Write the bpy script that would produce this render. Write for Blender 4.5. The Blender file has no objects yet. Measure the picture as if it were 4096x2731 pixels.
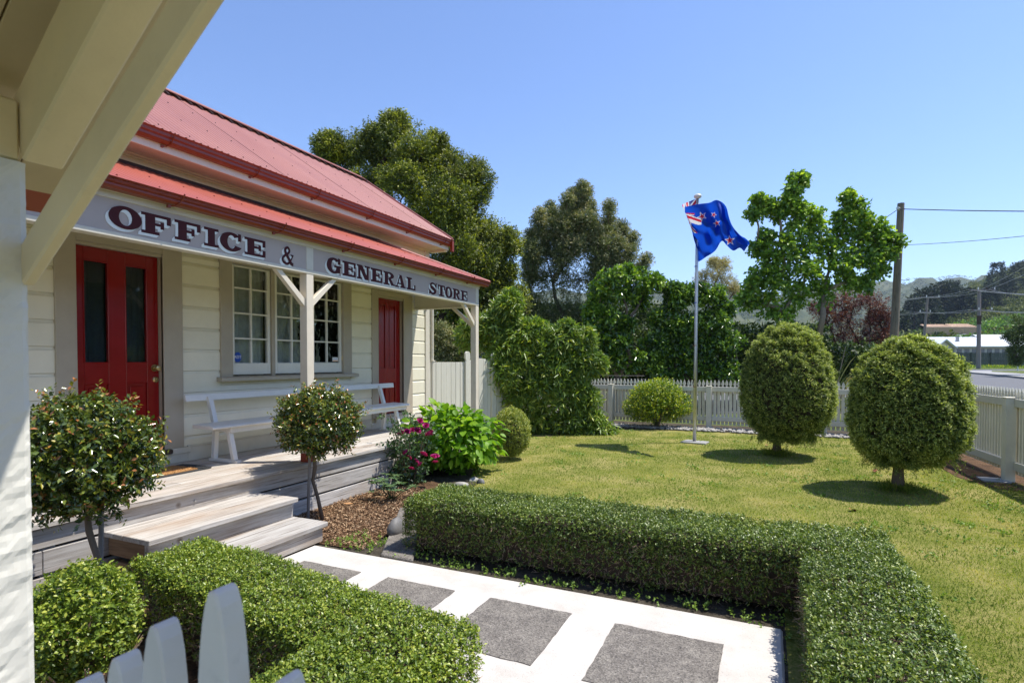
import bpy, math, random
import numpy as np
from mathutils import Vector, Matrix

SC = bpy.context.scene
COL = SC.collection
rng = np.random.default_rng(11)
random.seed(11)

# ------------------------------------------------------------------ camera, sky, sun, exposure
EYE = 1.54
PITCH = math.radians(-1.2)
YAW = math.atan(1027 / 2243.)
camd = bpy.data.cameras.new('camera')
cam = bpy.data.objects.new('camera', camd)
COL.objects.link(cam)
SC.camera = cam
camd.sensor_width = 36.0
camd.lens = 2243. / 4096 * 36
camd.shift_y = 0.03039
camd.clip_start = 0.05
camd.clip_end = 9000
cam.location = (0, 0, EYE)
cam.rotation_euler = (math.radians(90) + PITCH, 0, YAW)
camd.dof.use_dof = True
camd.dof.focus_distance = 7.0
camd.dof.aperture_fstop = 6.3

SUN_EL = math.radians(65.5)
SUN_DIR = Vector((0.86 * math.cos(SUN_EL), 0.51 * math.cos(SUN_EL), math.sin(SUN_EL))).normalized()
world = bpy.data.worlds.new('World')
SC.world = world
world.use_nodes = True
wn = world.node_tree
wn.nodes.clear()
wo = wn.nodes.new('ShaderNodeOutputWorld')
wb = wn.nodes.new('ShaderNodeBackground')
sky = wn.nodes.new('ShaderNodeTexSky')
sky.sky_type = 'NISHITA'
sky.sun_disc = False
sky.sun_elevation = SUN_EL
sky.sun_rotation = math.atan2(SUN_DIR.x, SUN_DIR.y)
sky.altitude = 0
sky.air_density = 1.0
sky.dust_density = 0.3
sky.ozone_density = 3.2
wb.inputs['Strength'].default_value = 0.12
wm = wn.nodes.new('ShaderNodeMix'); wm.data_type = 'RGBA'; wm.blend_type = 'MULTIPLY'; wm.inputs[0].default_value = 1.0; wm.inputs[7].default_value = (.84, .87, 1.0, 1)
wn.links.new(sky.outputs[0], wm.inputs[6]); wn.links.new(wm.outputs[2], wb.inputs['Color'])
wn.links.new(wb.outputs[0], wo.inputs['Surface'])
sund = bpy.data.lights.new('sun', 'SUN')
sun = bpy.data.objects.new('sun', sund)
COL.objects.link(sun)
sund.energy = 3.65
sund.angle = math.radians(0.53)
sund.color = (1.0, 0.955, 0.88)
sun.rotation_euler = SUN_DIR.to_track_quat('Z', 'Y').to_euler()
sun.location = (20, 20, 40)
SC.view_settings.view_transform = 'Standard'
SC.view_settings.look = 'None'
SC.view_settings.exposure = 0.95
SC.view_settings.gamma = 1.0
SC.view_settings.use_curve_mapping = False
SC.cycles.max_bounces = 6
SC.cycles.transparent_max_bounces = 6

# ------------------------------------------------------------------ survey helpers: a bearing in the photo plus a distance gives a point in the world
FW = Vector((-math.sin(YAW) * math.cos(PITCH), math.cos(YAW) * math.cos(PITCH), math.sin(PITCH)))
RT = Vector((math.cos(YAW), math.sin(YAW), 0))
UPV = RT.cross(FW)
S = 1.7415

def bearing(u, v):
    return FW + RT * ((u * S - 2048) / 2243.) - UPV * ((v * S - 1490.0) / 2243.)

def at(u, v, d):
    return Vector((0, 0, EYE)) + bearing(u, v) * d

def street_z(x, y):
    d = x * FW.x + y * FW.y
    return min(max(0.0, .0135 * (d - 16)), .62)

def on_ground(u, v, z=0.0):
    b = bearing(u, v)
    return Vector((0, 0, EYE)) + b * ((z - EYE) / b.z)

def on_street(u, v, dz=0.0):
    d = 2262. / (v - 811.6)
    p = at(u, v, d)
    p.z = street_z(p.x, p.y) + dz
    return p

# ------------------------------------------------------------------ object helpers
def tag(o, label=None, cat=None, group=None, kind=None):
    if label: o['label'] = label
    if cat: o['category'] = cat
    if group: o['group'] = group
    if kind: o['kind'] = kind
    return o

def thing(name, loc, label, cat, group=None):
    o = bpy.data.objects.new(name, None)
    o.empty_display_size = .1
    COL.objects.link(o)
    o.location = loc
    return tag(o, label, cat, group)

def world_loc(o):
    v = Vector(o.location)
    while o.parent:
        o = o.parent
        v = v + Vector(o.location)
    return v

def link(name, me, parent=None, world=True, loc=None, rot=None, kind=None):
    o = bpy.data.objects.new(name, me)
    COL.objects.link(o)
    if parent is not None:
        o.parent = parent
        base = world_loc(parent)
    else:
        base = Vector((0, 0, 0))
    o.location = (Vector(loc) if loc is not None else Vector((0, 0, 0))) - base
    if rot is not None:
        o.rotation_euler = rot
    if kind: o['kind'] = kind
    return o

class MB:
    def __init__(s):
        s.v = []; s.f = []; s.m = []
    def quad(s, a, b, c, d, m=0):
        n = len(s.v); s.v += [tuple(a), tuple(b), tuple(c), tuple(d)]; s.f.append((n, n + 1, n + 2, n + 3)); s.m.append(m); return s
    def box(s, x0, x1, y0, y1, z0, z1, m=0):
        n = len(s.v)
        s.v += [(x0, y0, z0), (x1, y0, z0), (x1, y1, z0), (x0, y1, z0), (x0, y0, z1), (x1, y0, z1), (x1, y1, z1), (x0, y1, z1)]
        for q in ((0, 3, 2, 1), (4, 5, 6, 7), (0, 1, 5, 4), (1, 2, 6, 5), (2, 3, 7, 6), (3, 0, 4, 7)):
            s.f.append(tuple(n + i for i in q)); s.m.append(m)
        return s
    def bar(s, a, b, w, h, up=(0, 0, 1), m=0):
        a = Vector(a); b = Vector(b); d = (b - a).normalized(); up = Vector(up)
        r = d.cross(up).normalized(); u = r.cross(d).normalized()
        n = len(s.v)
        for p in (a, b):
            for i, j in ((-1, -1), (1, -1), (1, 1), (-1, 1)):
                s.v.append(tuple(p + r * (i * w / 2) + u * (j * h / 2)))
        for q in ((0, 1, 2, 3), (7, 6, 5, 4), (0, 4, 5, 1), (1, 5, 6, 2), (2, 6, 7, 3), (3, 7, 4, 0)):
            s.f.append(tuple(n + i for i in q)); s.m.append(m)
        return s
    def tube(s, pts, rad, seg=8, m=0, cap=True):
        pts = [Vector(p) for p in pts]
        if not isinstance(rad, (list, tuple)): rad = [rad] * len(pts)
        n = len(s.v); prev = None
        for i, p in enumerate(pts):
            d = (pts[min(i + 1, len(pts) - 1)] - pts[max(i - 1, 0)])
            d = d.normalized() if d.length > 1e-9 else Vector((0, 0, 1))
            if prev is None:
                r = d.cross(Vector((0.13, 0.2, 1)))
                if r.length < .1: r = d.cross(Vector((1, 0, 0)))
            else:
                r = prev - d * prev.dot(d)
            r.normalize(); prev = r; u = d.cross(r)
            for k in range(seg):
                t = 2 * math.pi * k / seg
                s.v.append(tuple(p + (r * math.cos(t) + u * math.sin(t)) * rad[i]))
        for i in range(len(pts) - 1):
            for k in range(seg):
                a = n + i * seg + k; b = n + i * seg + (k + 1) % seg
                s.f.append((a, b, b + seg, a + seg)); s.m.append(m)
        if cap:
            s.f.append(tuple(n + k for k in range(seg))[::-1]); s.m.append(m)
            e = n + (len(pts) - 1) * seg
            s.f.append(tuple(e + k for k in range(seg))); s.m.append(m)
        return s
    def prism(s, poly, frame, d0, d1, m=0):
        """poly in (a,b); frame(a,b,d)->xyz"""
        n = len(s.v); k = len(poly)
        for d in (d0, d1):
            for a, b in poly: s.v.append(tuple(frame(a, b, d)))
        s.f.append(tuple(n + i for i in range(k))[::-1]); s.m.append(m)
        s.f.append(tuple(n + k + i for i in range(k))); s.m.append(m)
        for i in range(k):
            j = (i + 1) % k
            s.f.append((n + i, n + j, n + k + j, n + k + i)); s.m.append(m)
        return s
    def mesh(s, name, mats, smooth=False, recalc=True):
        me = bpy.data.meshes.new(name)
        me.from_pydata(s.v, [], s.f)
        for mt in (mats if isinstance(mats, (list, tuple)) else [mats]): me.materials.append(mt)
        me.polygons.foreach_set('material_index', s.m)
        if recalc:
            import bmesh
            bm = bmesh.new(); bm.from_mesh(me); bmesh.ops.recalc_face_normals(bm, faces=bm.faces); bm.to_mesh(me); bm.free()
        if smooth:
            me.polygons.foreach_set('use_smooth', [True] * len(me.polygons))
        me.update()
        return me
    def build(s, name, mats, parent=None, smooth=False, bevel=0, kind=None, recalc=True):
        o = link(name, s.mesh(name, mats, smooth, recalc), parent, kind=kind)
        if bevel:
            b = o.modifiers.new('bevel', 'BEVEL'); b.width = bevel; b.segments = 1; b.limit_method = 'ANGLE'; b.angle_limit = math.radians(40)
        return o

# ------------------------------------------------------------------ materials
def nodes_of(name):
    m = bpy.data.materials.new(name); m.use_nodes = True
    nt = m.node_tree; nt.nodes.clear()
    out = nt.nodes.new('ShaderNodeOutputMaterial'); p = nt.nodes.new('ShaderNodeBsdfPrincipled')
    nt.links.new(p.outputs[0], out.inputs[0])
    return m, nt, p, out

def pos_noise(nt, scale, detail=4, rough=.6, stretch=(1, 1, 1)):
    g = nt.nodes.new('ShaderNodeNewGeometry')
    mp = nt.nodes.new('ShaderNodeMapping'); mp.inputs['Scale'].default_value = stretch
    n = nt.nodes.new('ShaderNodeTexNoise'); n.inputs['Scale'].default_value = scale; n.inputs['Detail'].default_value = detail; n.inputs['Roughness'].default_value = rough
    nt.links.new(g.outputs['Position'], mp.inputs[0]); nt.links.new(mp.outputs[0], n.inputs['Vector'])
    return n

def ramp(nt, src, stops):
    r = nt.nodes.new('ShaderNodeValToRGB')
    e = r.color_ramp.elements
    while len(e) < len(stops): e.new(.5)
    for i, (p, c) in enumerate(stops):
        e[i].position = p; e[i].color = (*c, 1)
    nt.links.new(src, r.inputs[0])
    return r

def mixc(nt, fac, a, b, mode='MIX'):
    m = nt.nodes.new('ShaderNodeMix'); m.data_type = 'RGBA'; m.blend_type = mode
    for i, v in ((0, fac), (6, a), (7, b)):
        if isinstance(v, (int, float)): m.inputs[i].default_value = v
        elif isinstance(v, tuple): m.inputs[i].default_value = (*v, 1)
        else: nt.links.new(v, m.inputs[i])
    return m.outputs[2]

def bump(nt, p, src, strength=.3, dist=.01):
    b = nt.nodes.new('ShaderNodeBump'); b.inputs['Strength'].default_value = strength; b.inputs['Distance'].default_value = dist
    nt.links.new(src, b.inputs['Height']); nt.links.new(b.outputs[0], p.inputs['Normal'])
    return b

def paint(name, c, rough=.45, var=.12, dirt=(.30, .26, .2), dirt_amt=.25, scale=6, bmp=.12, stretch=(1, 1, 1), spec=.5):
    m, nt, p, o = nodes_of(name)
    n = pos_noise(nt, scale, 5, .65, stretch)
    lo = tuple(x * (1 - var) for x in c); hi = tuple(min(1, x * (1 + var * .6)) for x in c)
    r = ramp(nt, n.outputs[0], [(.3, lo), (.7, hi)])
    n2 = pos_noise(nt, scale * 2.3, 8, .75, stretch)
    d = ramp(nt, n2.outputs[0], [(.58, (0, 0, 0)), (.8, (dirt_amt,) * 3)])
    oi = nt.nodes.new('ShaderNodeObjectInfo')
    rr = ramp(nt, oi.outputs['Random'], [(0, (.93,) * 3), (1, (1.0,) * 3)])
    col = mixc(nt, d.outputs[0], r.outputs[0], dirt)
    col = mixc(nt, 1.0, col, rr.outputs[0], 'MULTIPLY')
    nt.links.new(col, p.inputs['Base Color'])
    rg = ramp(nt, n.outputs[0], [(.2, (rough * .85,) * 3), (.8, (min(1, rough * 1.2),) * 3)])
    nt.links.new(rg.outputs[0], p.inputs['Roughness'])
    p.inputs['Specular IOR Level'].default_value = spec
    n3 = pos_noise(nt, scale * 12, 4, .7, stretch)
    bump(nt, p, n3.outputs[0], bmp, .004)
    return m

def timber(name, stops, axis=1, rough=.8, grain=34, bmp=.5, tint=.22):
    m, nt, p, o = nodes_of(name)
    st = [1, 1, 1]; st[axis] = .055
    n = pos_noise(nt, grain, 8, .72, tuple(st))
    r = ramp(nt, n.outputs[0], stops)
    st2 = [1, 1, 1]; st2[axis] = .3
    big = pos_noise(nt, 3.2, 4, .6, tuple(st2))
    br = ramp(nt, big.outputs[0], [(.46, (0, 0, 0)), (.70, (.50,) * 3)])
    col = mixc(nt, br.outputs[0], r.outputs[0], (.33, .22, .135))
    crack = pos_noise(nt, grain * 2.6, 3, .5, tuple([s * (.35 if i == axis else 1) for i, s in enumerate(st)]))
    cr = ramp(nt, crack.outputs[0], [(.30, (.35, .33, .3)), (.38, (1, 1, 1))])
    col = mixc(nt, 1.0, col, cr.outputs[0], 'MULTIPLY')
    vor = nt.nodes.new('ShaderNodeTexVoronoi'); vor.inputs['Scale'].default_value = 2.6
    g = nt.nodes.new('ShaderNodeNewGeometry'); nt.links.new(g.outputs['Position'], vor.inputs['Vector'])
    kn = ramp(nt, vor.outputs['Distance'], [(.045, (.38, .3, .22)), (.09, (1, 1, 1))])
    col = mixc(nt, 1.0, col, kn.outputs[0], 'MULTIPLY')
    oi = nt.nodes.new('ShaderNodeObjectInfo')
    rr = ramp(nt, oi.outputs['Random'], [(0, (1 - tint, 1 - tint, 1 - tint)), (.5, (.95, .92, .88)), (1, (1.08, 1.08, 1.08))])
    col = mixc(nt, 1.0, col, rr.outputs[0], 'MULTIPLY')
    nt.links.new(col, p.inputs['Base Color']); p.inputs['Roughness'].default_value = rough
    p.inputs['Specular IOR Level'].default_value = .25
    bump(nt, p, n.outputs[0], bmp, .004)
    return m

def foliage_mat(name, stops, rough=.45, trans=.3, spec=.5, patch=None, gain=1.5):
    stops = [(p, (c[0] * gain * 1.06, c[1] * gain, c[2] * gain * .95)) for p, c in stops]
    m, nt, p, out = nodes_of(name)
    a = nt.nodes.new('ShaderNodeAttribute'); a.attribute_name = 'rnd'
    r = ramp(nt, a.outputs['Fac'], stops)
    col = r.outputs[0]
    n = pos_noise(nt, 1.3 if patch is None else patch[1], 3, .6)
    rr = ramp(nt, n.outputs[0], [(.3, (.78, .8, .8)), (.7, (1.15, 1.12, 1.0))])
    col = mixc(nt, 1.0, col, rr.outputs[0], 'MULTIPLY')
    if patch:
        f = ramp(nt, n.outputs[0], [(patch[2], (0, 0, 0)), (patch[2] + .1, (patch[3],) * 3)])
        col = mixc(nt, f.outputs[0], col, patch[0])
    nt.links.new(col, p.inputs['Base Color'])
    p.inputs['Roughness'].default_value = rough; p.inputs['Specular IOR Level'].default_value = spec
    t = nt.nodes.new('ShaderNodeBsdfTranslucent')
    tc = mixc(nt, 1.0, col, (1.5, 1.6, .7), 'MULTIPLY')
    nt.links.new(tc, t.inputs['Color'])
    ms = nt.nodes.new('ShaderNodeMixShader'); ms.inputs[0].default_value = trans
    nt.links.new(p.outputs[0], ms.inputs[1]); nt.links.new(t.outputs[0], ms.inputs[2]); nt.links.new(ms.outputs[0], out.inputs[0])
    return m

def simple(name, c, rough=.5, metal=0, spec=.5):
    m, nt, p, o = nodes_of(name)
    n = pos_noise(nt, 18, 4)
    r = ramp(nt, n.outputs[0], [(.3, tuple(x * .88 for x in c)), (.7, tuple(min(1, x * 1.08) for x in c))])
    nt.links.new(r.outputs[0], p.inputs['Base Color'])
    p.inputs['Roughness'].default_value = rough; p.inputs['Metallic'].default_value = metal; p.inputs['Specular IOR Level'].default_value = spec
    return m

M = {}
M['cream'] = paint('cream_paint', (.80, .745, .575), .42, .06, scale=4, bmp=.15, dirt_amt=.12)
M['taupe'] = paint('taupe_paint', (.43, .37, .28), .4, .07, scale=5, dirt_amt=.1)
M['trim'] = paint('pale_trim_paint', (.66, .61, .50), .42, .07, scale=6, dirt_amt=.25, bmp=.2)
M['post'] = paint('post_paint', (.70, .62, .49), .45, .07, scale=6, dirt_amt=.2, bmp=.25)
M['white'] = paint('white_paint', (.76, .73, .64), .4, .05, scale=6, dirt_amt=.12, bmp=.15)
M['bench'] = paint('bench_paint', (.80, .76, .69), .42, .05, scale=9, dirt_amt=.1)
M['fence'] = paint('fence_paint', (.68, .635, .51), .55, .08, scale=7, dirt_amt=.3, bmp=.3)
M['paling'] = paint('whitewashed_paling', (.68, .65, .55), .7, .1, scale=8, dirt_amt=.35, bmp=.6, stretch=(1, 1, .12))
M['rough'] = paint('rough_sawn_white', (.74, .72, .64), .6, .05, scale=5, dirt=(.55, .45, .3), dirt_amt=.4, bmp=.0)
M['porch'] = paint('porch_tan_paint', (.78, .66, .43), .45, .07, scale=5, dirt=(.3, .2, .1), dirt_amt=.25, bmp=.25)
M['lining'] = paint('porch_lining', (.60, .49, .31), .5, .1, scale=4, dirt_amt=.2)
M['roof'] = paint('red_roof_paint', (.36, .088, .058), .42, .08, dirt=(.42, .2, .18), scale=3, dirt_amt=.3, bmp=.05, stretch=(.3, 1, 1), spec=.6)
M['roof2'] = paint('faded_red_roof_paint', (.34, .135, .105), .40, .05, dirt=(.36, .2, .2), scale=2, dirt_amt=.2, bmp=.03, stretch=(.3, 1, 1), spec=.7)
M['gutter'] = paint('red_gutter_paint', (.23, .030, .007), .35, .15, dirt=(.4, .2, .15), scale=5, dirt_amt=.35, bmp=.08)
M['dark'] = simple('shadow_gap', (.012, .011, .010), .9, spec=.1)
M['flash'] = simple('dark_flashing', (.035, .012, .016), .6)
M['reddoor'] = paint('red_gloss_door', (.26, .006, .006), .22, .12, dirt=(.3, .02, .02), scale=6, dirt_amt=.2, bmp=.05, spec=.6)
M['brass'] = simple('brass', (.55, .42, .2), .28, 1)
M['steel'] = simple('galvanised_steel', (.55, .56, .57), .35, .9)
M['signbg'] = paint('sign_mauve_paint', (.44, .37, .33), .5, .06, scale=3, dirt_amt=.12, bmp=.1)
M['signdark'] = paint('sign_dark_letter', (.070, .020, .024), .75, .1, spec=.15, dirt=(.25, .2, .2), scale=12, dirt_amt=.15)
M['signlight'] = paint('sign_letter_shade', (.78, .80, .76), .5, .05, scale=8, dirt_amt=.1)
WD = [(.25, (.17, .15, .13)), (.42, (.37, .345, .315)), (.58, (.52, .50, .47)), (.8, (.62, .60, .575))]
M['deck'] = timber('weathered_deck', WD, 1)
M['deckx'] = timber('weathered_deck_end', [(.3, (.14, .085, .05)), (.55, (.26, .17, .10)), (.75, (.34, .25, .17))], 0)
M['redblock'] = simple('post_shoe_red', (.33, .05, .02), .5)
M['bark'] = simple('trunk_bark', (.16, .12, .085), .9, spec=.15)
M['barkdark'] = simple('branch_bark', (.07, .05, .035), .9, spec=.15)
M['barkpale'] = simple('pale_bark', (.25, .2, .15), .9, spec=.15)
M['twig'] = simple('dry_twigs', (.40, .29, .19), .9, spec=.15)
M['rubber'] = simple('black_rubber', (.035, .037, .04), .55)
M['coir'] = simple('coir_matting', (.42, .22, .08), .95)
M['threshold'] = simple('dark_threshold', (.035, .025, .022), .4)
M['rust'] = paint('rusty_iron', (.20, .085, .05), .6, .3, scale=14, dirt_amt=.5, bmp=.4)
M['stone'] = paint('river_stone', (.17, .165, .16), .6, .3, scale=6, dirt_amt=.3, bmp=.3)
M['palestone'] = paint('pale_river_stone', (.33, .31, .28), .6, .25, scale=9, dirt_amt=.3, bmp=.2)
M['pole'] = timber('pole_timber', [(.25, (.09, .075, .055)), (.5, (.19, .16, .12)), (.8, (.30, .26, .20))], 2, grain=20, bmp=.8)
M['greypole'] = timber('grey_pole_timber', [(.25, (.12, .11, .10)), (.5, (.22, .21, .20)), (.8, (.3, .29, .28))], 2, grain=8, bmp=.3)
M['wire'] = simple('black_cable', (.03, .03, .035), .5)
M['wirelight'] = simple('bare_cable', (.35, .36, .38), .4, .6)
M['asphalt'] = paint('asphalt', (.125, .125, .13), .85, .12, scale=2, dirt=(.12, .12, .12), dirt_amt=.5, bmp=.3)
M['footpath'] = paint('footpath_concrete', (.30, .295, .28), .8, .1, scale=3, dirt_amt=.3)
M['kerb'] = paint('kerb_concrete', (.3, .3, .29), .8, .1, scale=5, dirt_amt=.5)
M['yellow'] = simple('yellow_kerb_paint', (.6, .42, .05), .6)
M['greenfence'] = paint('dark_green_fence', (.062, .078, .058), .6, .15, scale=3, dirt_amt=.2)
M['roofwhite'] = simple('white_iron_roof', (.8, .82, .83), .35)
M['housewall'] = simple('pale_house_wall', (.55, .53, .47), .6)
M['housewin'] = simple('far_window', (.12, .15, .18), .1)
M['framing'] = simple('new_timber_framing', (.62, .42, .27), .7)
M['chimney'] = simple('flue_metal', (.3, .3, .31), .4, .5)

# concrete path: white coating worn through to grey specks; unpainted squares
def conc(name, c, c2, thr, scale, bmp):
    m, nt, p, o = nodes_of(name)
    n = pos_noise(nt, scale, 8, .8); n2 = pos_noise(nt, 4, 4, .6)
    r = ramp(nt, n.outputs[0], [(thr, c2), (thr + .06, c)])
    r2 = ramp(nt, n2.outputs[0], [(.3, (.84, .82, .8)), (.6, (1, 1, 1))])
    nt.links.new(mixc(nt, 1.0, r.outputs[0], r2.outputs[0], 'MULTIPLY'), p.inputs['Base Color'])
    p.inputs['Roughness'].default_value = .9; p.inputs['Specular IOR Level'].default_value = .2
    bump(nt, p, n.outputs[0], bmp, .006)
    return m
M['path'] = conc('white_coated_concrete', (.55, .52, .48), (.27, .25, .23), .36, 110, .5)
def aggregate(name):
    m, nt, p, o = nodes_of(name)
    v = nt.nodes.new('ShaderNodeTexVoronoi'); v.inputs['Scale'].default_value = 130
    g = nt.nodes.new('ShaderNodeNewGeometry'); nt.links.new(g.outputs['Position'], v.inputs['Vector'])
    r = ramp(nt, v.outputs['Color'], [(0, (.09, .085, .08)), (.5, (.2, .185, .165)), (.93, (.29, .27, .24)), (1, (.48, .46, .44))])
    n = pos_noise(nt, 9, 6, .7)
    r2 = ramp(nt, n.outputs[0], [(.3, (.62, .6, .6)), (.7, (1.1, 1.08, 1.05))])
    nt.links.new(mixc(nt, 1.0, r.outputs[0], r2.outputs[0], 'MULTIPLY'), p.inputs['Base Color'])
    p.inputs['Roughness'].default_value = .9; p.inputs['Specular IOR Level'].default_value = .2
    bump(nt, p, v.outputs['Distance'], .8, .004)
    return m
M['slab'] = aggregate('exposed_aggregate')

def ground_mat(name, stops, scale=3, bmp=.5, fine=60):
    m, nt, p, o = nodes_of(name)
    a = pos_noise(nt, scale, 6, .6); b = pos_noise(nt, fine, 6, .75)
    mm = nt.nodes.new('ShaderNodeMath'); mm.operation = 'MULTIPLY_ADD'; mm.inputs[1].default_value = .55; 
    nt.links.new(b.outputs[0], mm.inputs[0])
    m2 = nt.nodes.new('ShaderNodeMath'); m2.operation = 'MULTIPLY'; m2.inputs[1].default_value = .45
    nt.links.new(a.outputs[0], m2.inputs[0]); nt.links.new(m2.outputs[0], mm.inputs[2])
    r = ramp(nt, mm.outputs[0], stops)
    nt.links.new(r.outputs[0], p.inputs['Base Color']); p.inputs['Roughness'].default_value = .95; p.inputs['Specular IOR Level'].default_value = .1
    bump(nt, p, b.outputs[0], bmp, .02)
    return m
M['lawn'] = ground_mat('lawn_turf', [(.36, (.075, .10, .018)), (.45, (.15, .17, .032)), (.54, (.25, .23, .07)), (.66, (.40, .32, .15))], 1.6, .8, 45)
M['soil'] = ground_mat('bark_soil', [(.35, (.035, .022, .014)), (.5, (.11, .065, .036)), (.65, (.2, .12, .07))], 5, 1, 60)
M['dirt'] = ground_mat('garden_soil', [(.35, (.03, .025, .018)), (.5, (.07, .06, .045)), (.65, (.13, .11, .08))], 5, 1, 50)
M['verge'] = ground_mat('rough_grass', [(.35, (.05, .08, .02)), (.5, (.10, .13, .03)), (.65, (.2, .19, .08))], .3, .5, 9)
M['hill'] = ground_mat('hill_bush', [(.35, (.018, .032, .012)), (.5, (.05, .07, .025)), (.65, (.10, .11, .045))], .02, .5, .25)
# ------------------------------------------------------------------ ground
def sheet(name, pts, mat, z=None, kind='structure', parent=None):
    m = MB(); m.v = [tuple(p) for p in pts]; m.f = [tuple(range(len(pts)))]; m.m = [0]
    return m.build(name, mat, parent, kind=kind, recalc=False)

def grid_ground():
    m = MB()
    fs = [-60, -6, 4, 10, 16, 20, 26, 34, 44, 54, 62, 90, 200, 600, 2000, 2600]
    ns = [-1, -.25, -.08, -.02, 0, .02, .08, .25, 1]
    idx = {}
    for i, f in enumerate(fs):
        for j, n in enumerate(ns):
            w = max(60, abs(f) * 1.6)
            p = Vector((FW.x, FW.y, 0)).normalized() * f + RT * (n * w)
            zz = max(0, .0135 * (f - 16)); zz = min(zz, .62) - .02
            m.v.append((p.x, p.y, zz)); idx[i, j] = len(m.v) - 1
    for i in range(len(fs) - 1):
        for j in range(len(ns) - 1):
            m.f.append((idx[i, j], idx[i, j + 1], idx[i + 1, j + 1], idx[i + 1, j])); m.m.append(0)
    return m.build('ground', M['verge'], kind='structure', recalc=False)
grid_ground()
sheet('lawn', [(-5.3, 3.6, 0), (3.0, 3.6, 0), (3.0, -3, 0), (8, -3, 0), (8, -2.9, 0), (3.05, 9, 0), (2.62, 13.9, 0), (-7, 14.2, 0)], M['lawn']) if False else None
sheet('lawn', [(.1, -4, 0.0), (3.3, -4, 0), (2.95, 9, 0), (2.6, 13.9, 0), (-8, 14.0, 0), (-8, 8.3, 0), (-4.6, 8.3, 0), (-3.3, 6.2, 0), (-2.9, 4.0, 0), (.1, 4.0, 0)], M['lawn'])
sheet('garden_bed', [(-6.2, -2, -.006), (.12, -2, -.006), (.12, 5, -.006), (-3.0, 8.6, -.006), (-6.2, 8.6, -.006)], M['dirt'])
sheet('bark_bed', [(-4.5, 3.55, .004), (-3.15, 3.6, .004), (-2.95, 4.3, .004), (-3.5, 5.9, .004), (-4.5, 6.3, .004)], M['soil'])
sheet('bark_bed', [(-4.6, -.6, .003), (-1.6, -.6, .003), (-1.6, 2.2, .003), (-4.6, 2.3, .003)], M['soil'])
sheet('fence_border', [(-6.5, 12.75, .006), (-4.2, 12.1, .006), (-2.2, 12.75, .006), (.5, 12.95, .006), (2.62, 12.95, .006), (2.6, 14.2, .006), (-6.5, 14.2, .006)], M['dirt'])
sheet('kerb_strip', [(2.28, 9.2, .006), (2.45, 8.6, .006), (3.1, 8.2, .006), (3.0, 12.95, .006), (2.2, 12.95, .006)], M['soil'])
# concrete path with one raised slab body
pm = MB(); pm.box(-3.42, .085, 2.25, 3.53, -.05, .012); pm.box(-.95, .085, -3, 2.25, -.05, .012)
path = pm.build('path', M['path'], kind='structure', bevel=.012)
side = MB(); side.prism([(-2.75, 3.535), (-2.45, 3.535), (-3.2, 4.9), (-3.45, 4.75)], lambda a, b, d: (a, b, d), -.04, .03)
side.build('kerb', M['slab'], kind='structure', bevel=.01)
def slab_mesh(x0, x1, y0, y1, k):
    n = 14; pts = []
    r = random.Random(k)
    for (ax, ay), (bx, by) in (((x0, y0), (x1, y0)), ((x1, y0), (x1, y1)), ((x1, y1), (x0, y1)), ((x0, y1), (x0, y0))):
        for i in range(n):
            t = i / n; jx = r.uniform(-.004, .004); jy = r.uniform(-.004, .004)
            pts.append((ax + (bx - ax) * t + jx, ay + (by - ay) * t + jy))
    m = MB(); m.prism(pts, lambda a, b, d: (a, b, d), -.01, .0165); return m
for i, x0 in enumerate((-3.215, -2.43, -1.622, -.80)):
    o = slab_mesh(x0, x0 + .55 + (i == 3) * .04, 2.57 - (i == 3) * .02, 3.205 - (i == 3) * .015, i).build('paving_slab', M['slab'], path)

# ------------------------------------------------------------------ shop building
WX = -5.44; PX = -4.24
shop = thing('shop_building', (-7.0, 3.5, 0), 'cream weatherboard shop with red iron roof, mauve lettered sign and two red doors', 'building')
def sb(name, mat, bev=.004, parent=None, **k):
    return lambda m: m.build(name, mat, parent or shop, bevel=bev, **k)
# body walls behind the weatherboards (with window and door openings left by segments)
b = MB()
YL, YR = -1.2, 8.34
def wallseg(y0, y1, z0, z1): b.box(WX - .10, WX - .02, y0, y1, z0, z1)
for y0, y1 in ((YL, 2.72), (3.64, 4.34), (6.22, 6.88), (7.76, YR)): wallseg(y0, y1, 0, 3.5)
for y0, y1, zt in ((2.72, 3.64, 2.57), (6.88, 7.76, 2.53)): wallseg(y0, y1, zt, 3.5); wallseg(y0, y1, 0, .60)
wallseg(4.34, 6.22, 2.66, 3.5); wallseg(4.34, 6.22, 0, 1.36)
b.box(-8.9, WX - .10, YR - .08, YR, 0, 3.5); b.box(-8.9, WX - .10, YL, YL + .08, 0, 3.5); b.box(-8.98, -8.9, YL, YR, 0, 3.5)
b.prism([(-8.98, 3.5), (WX, 3.5), (-7.0, 4.85), (-7.42, 4.85)], lambda a, c, d: (a, d, c), YR - .08, YR)
b.prism([(-8.98, 3.5), (WX, 3.5), (-7.0, 4.85), (-7.42, 4.85)], lambda a, c, d: (a, d, c), YL, YL + .08)
b.build('wall', M['cream'], shop)
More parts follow.
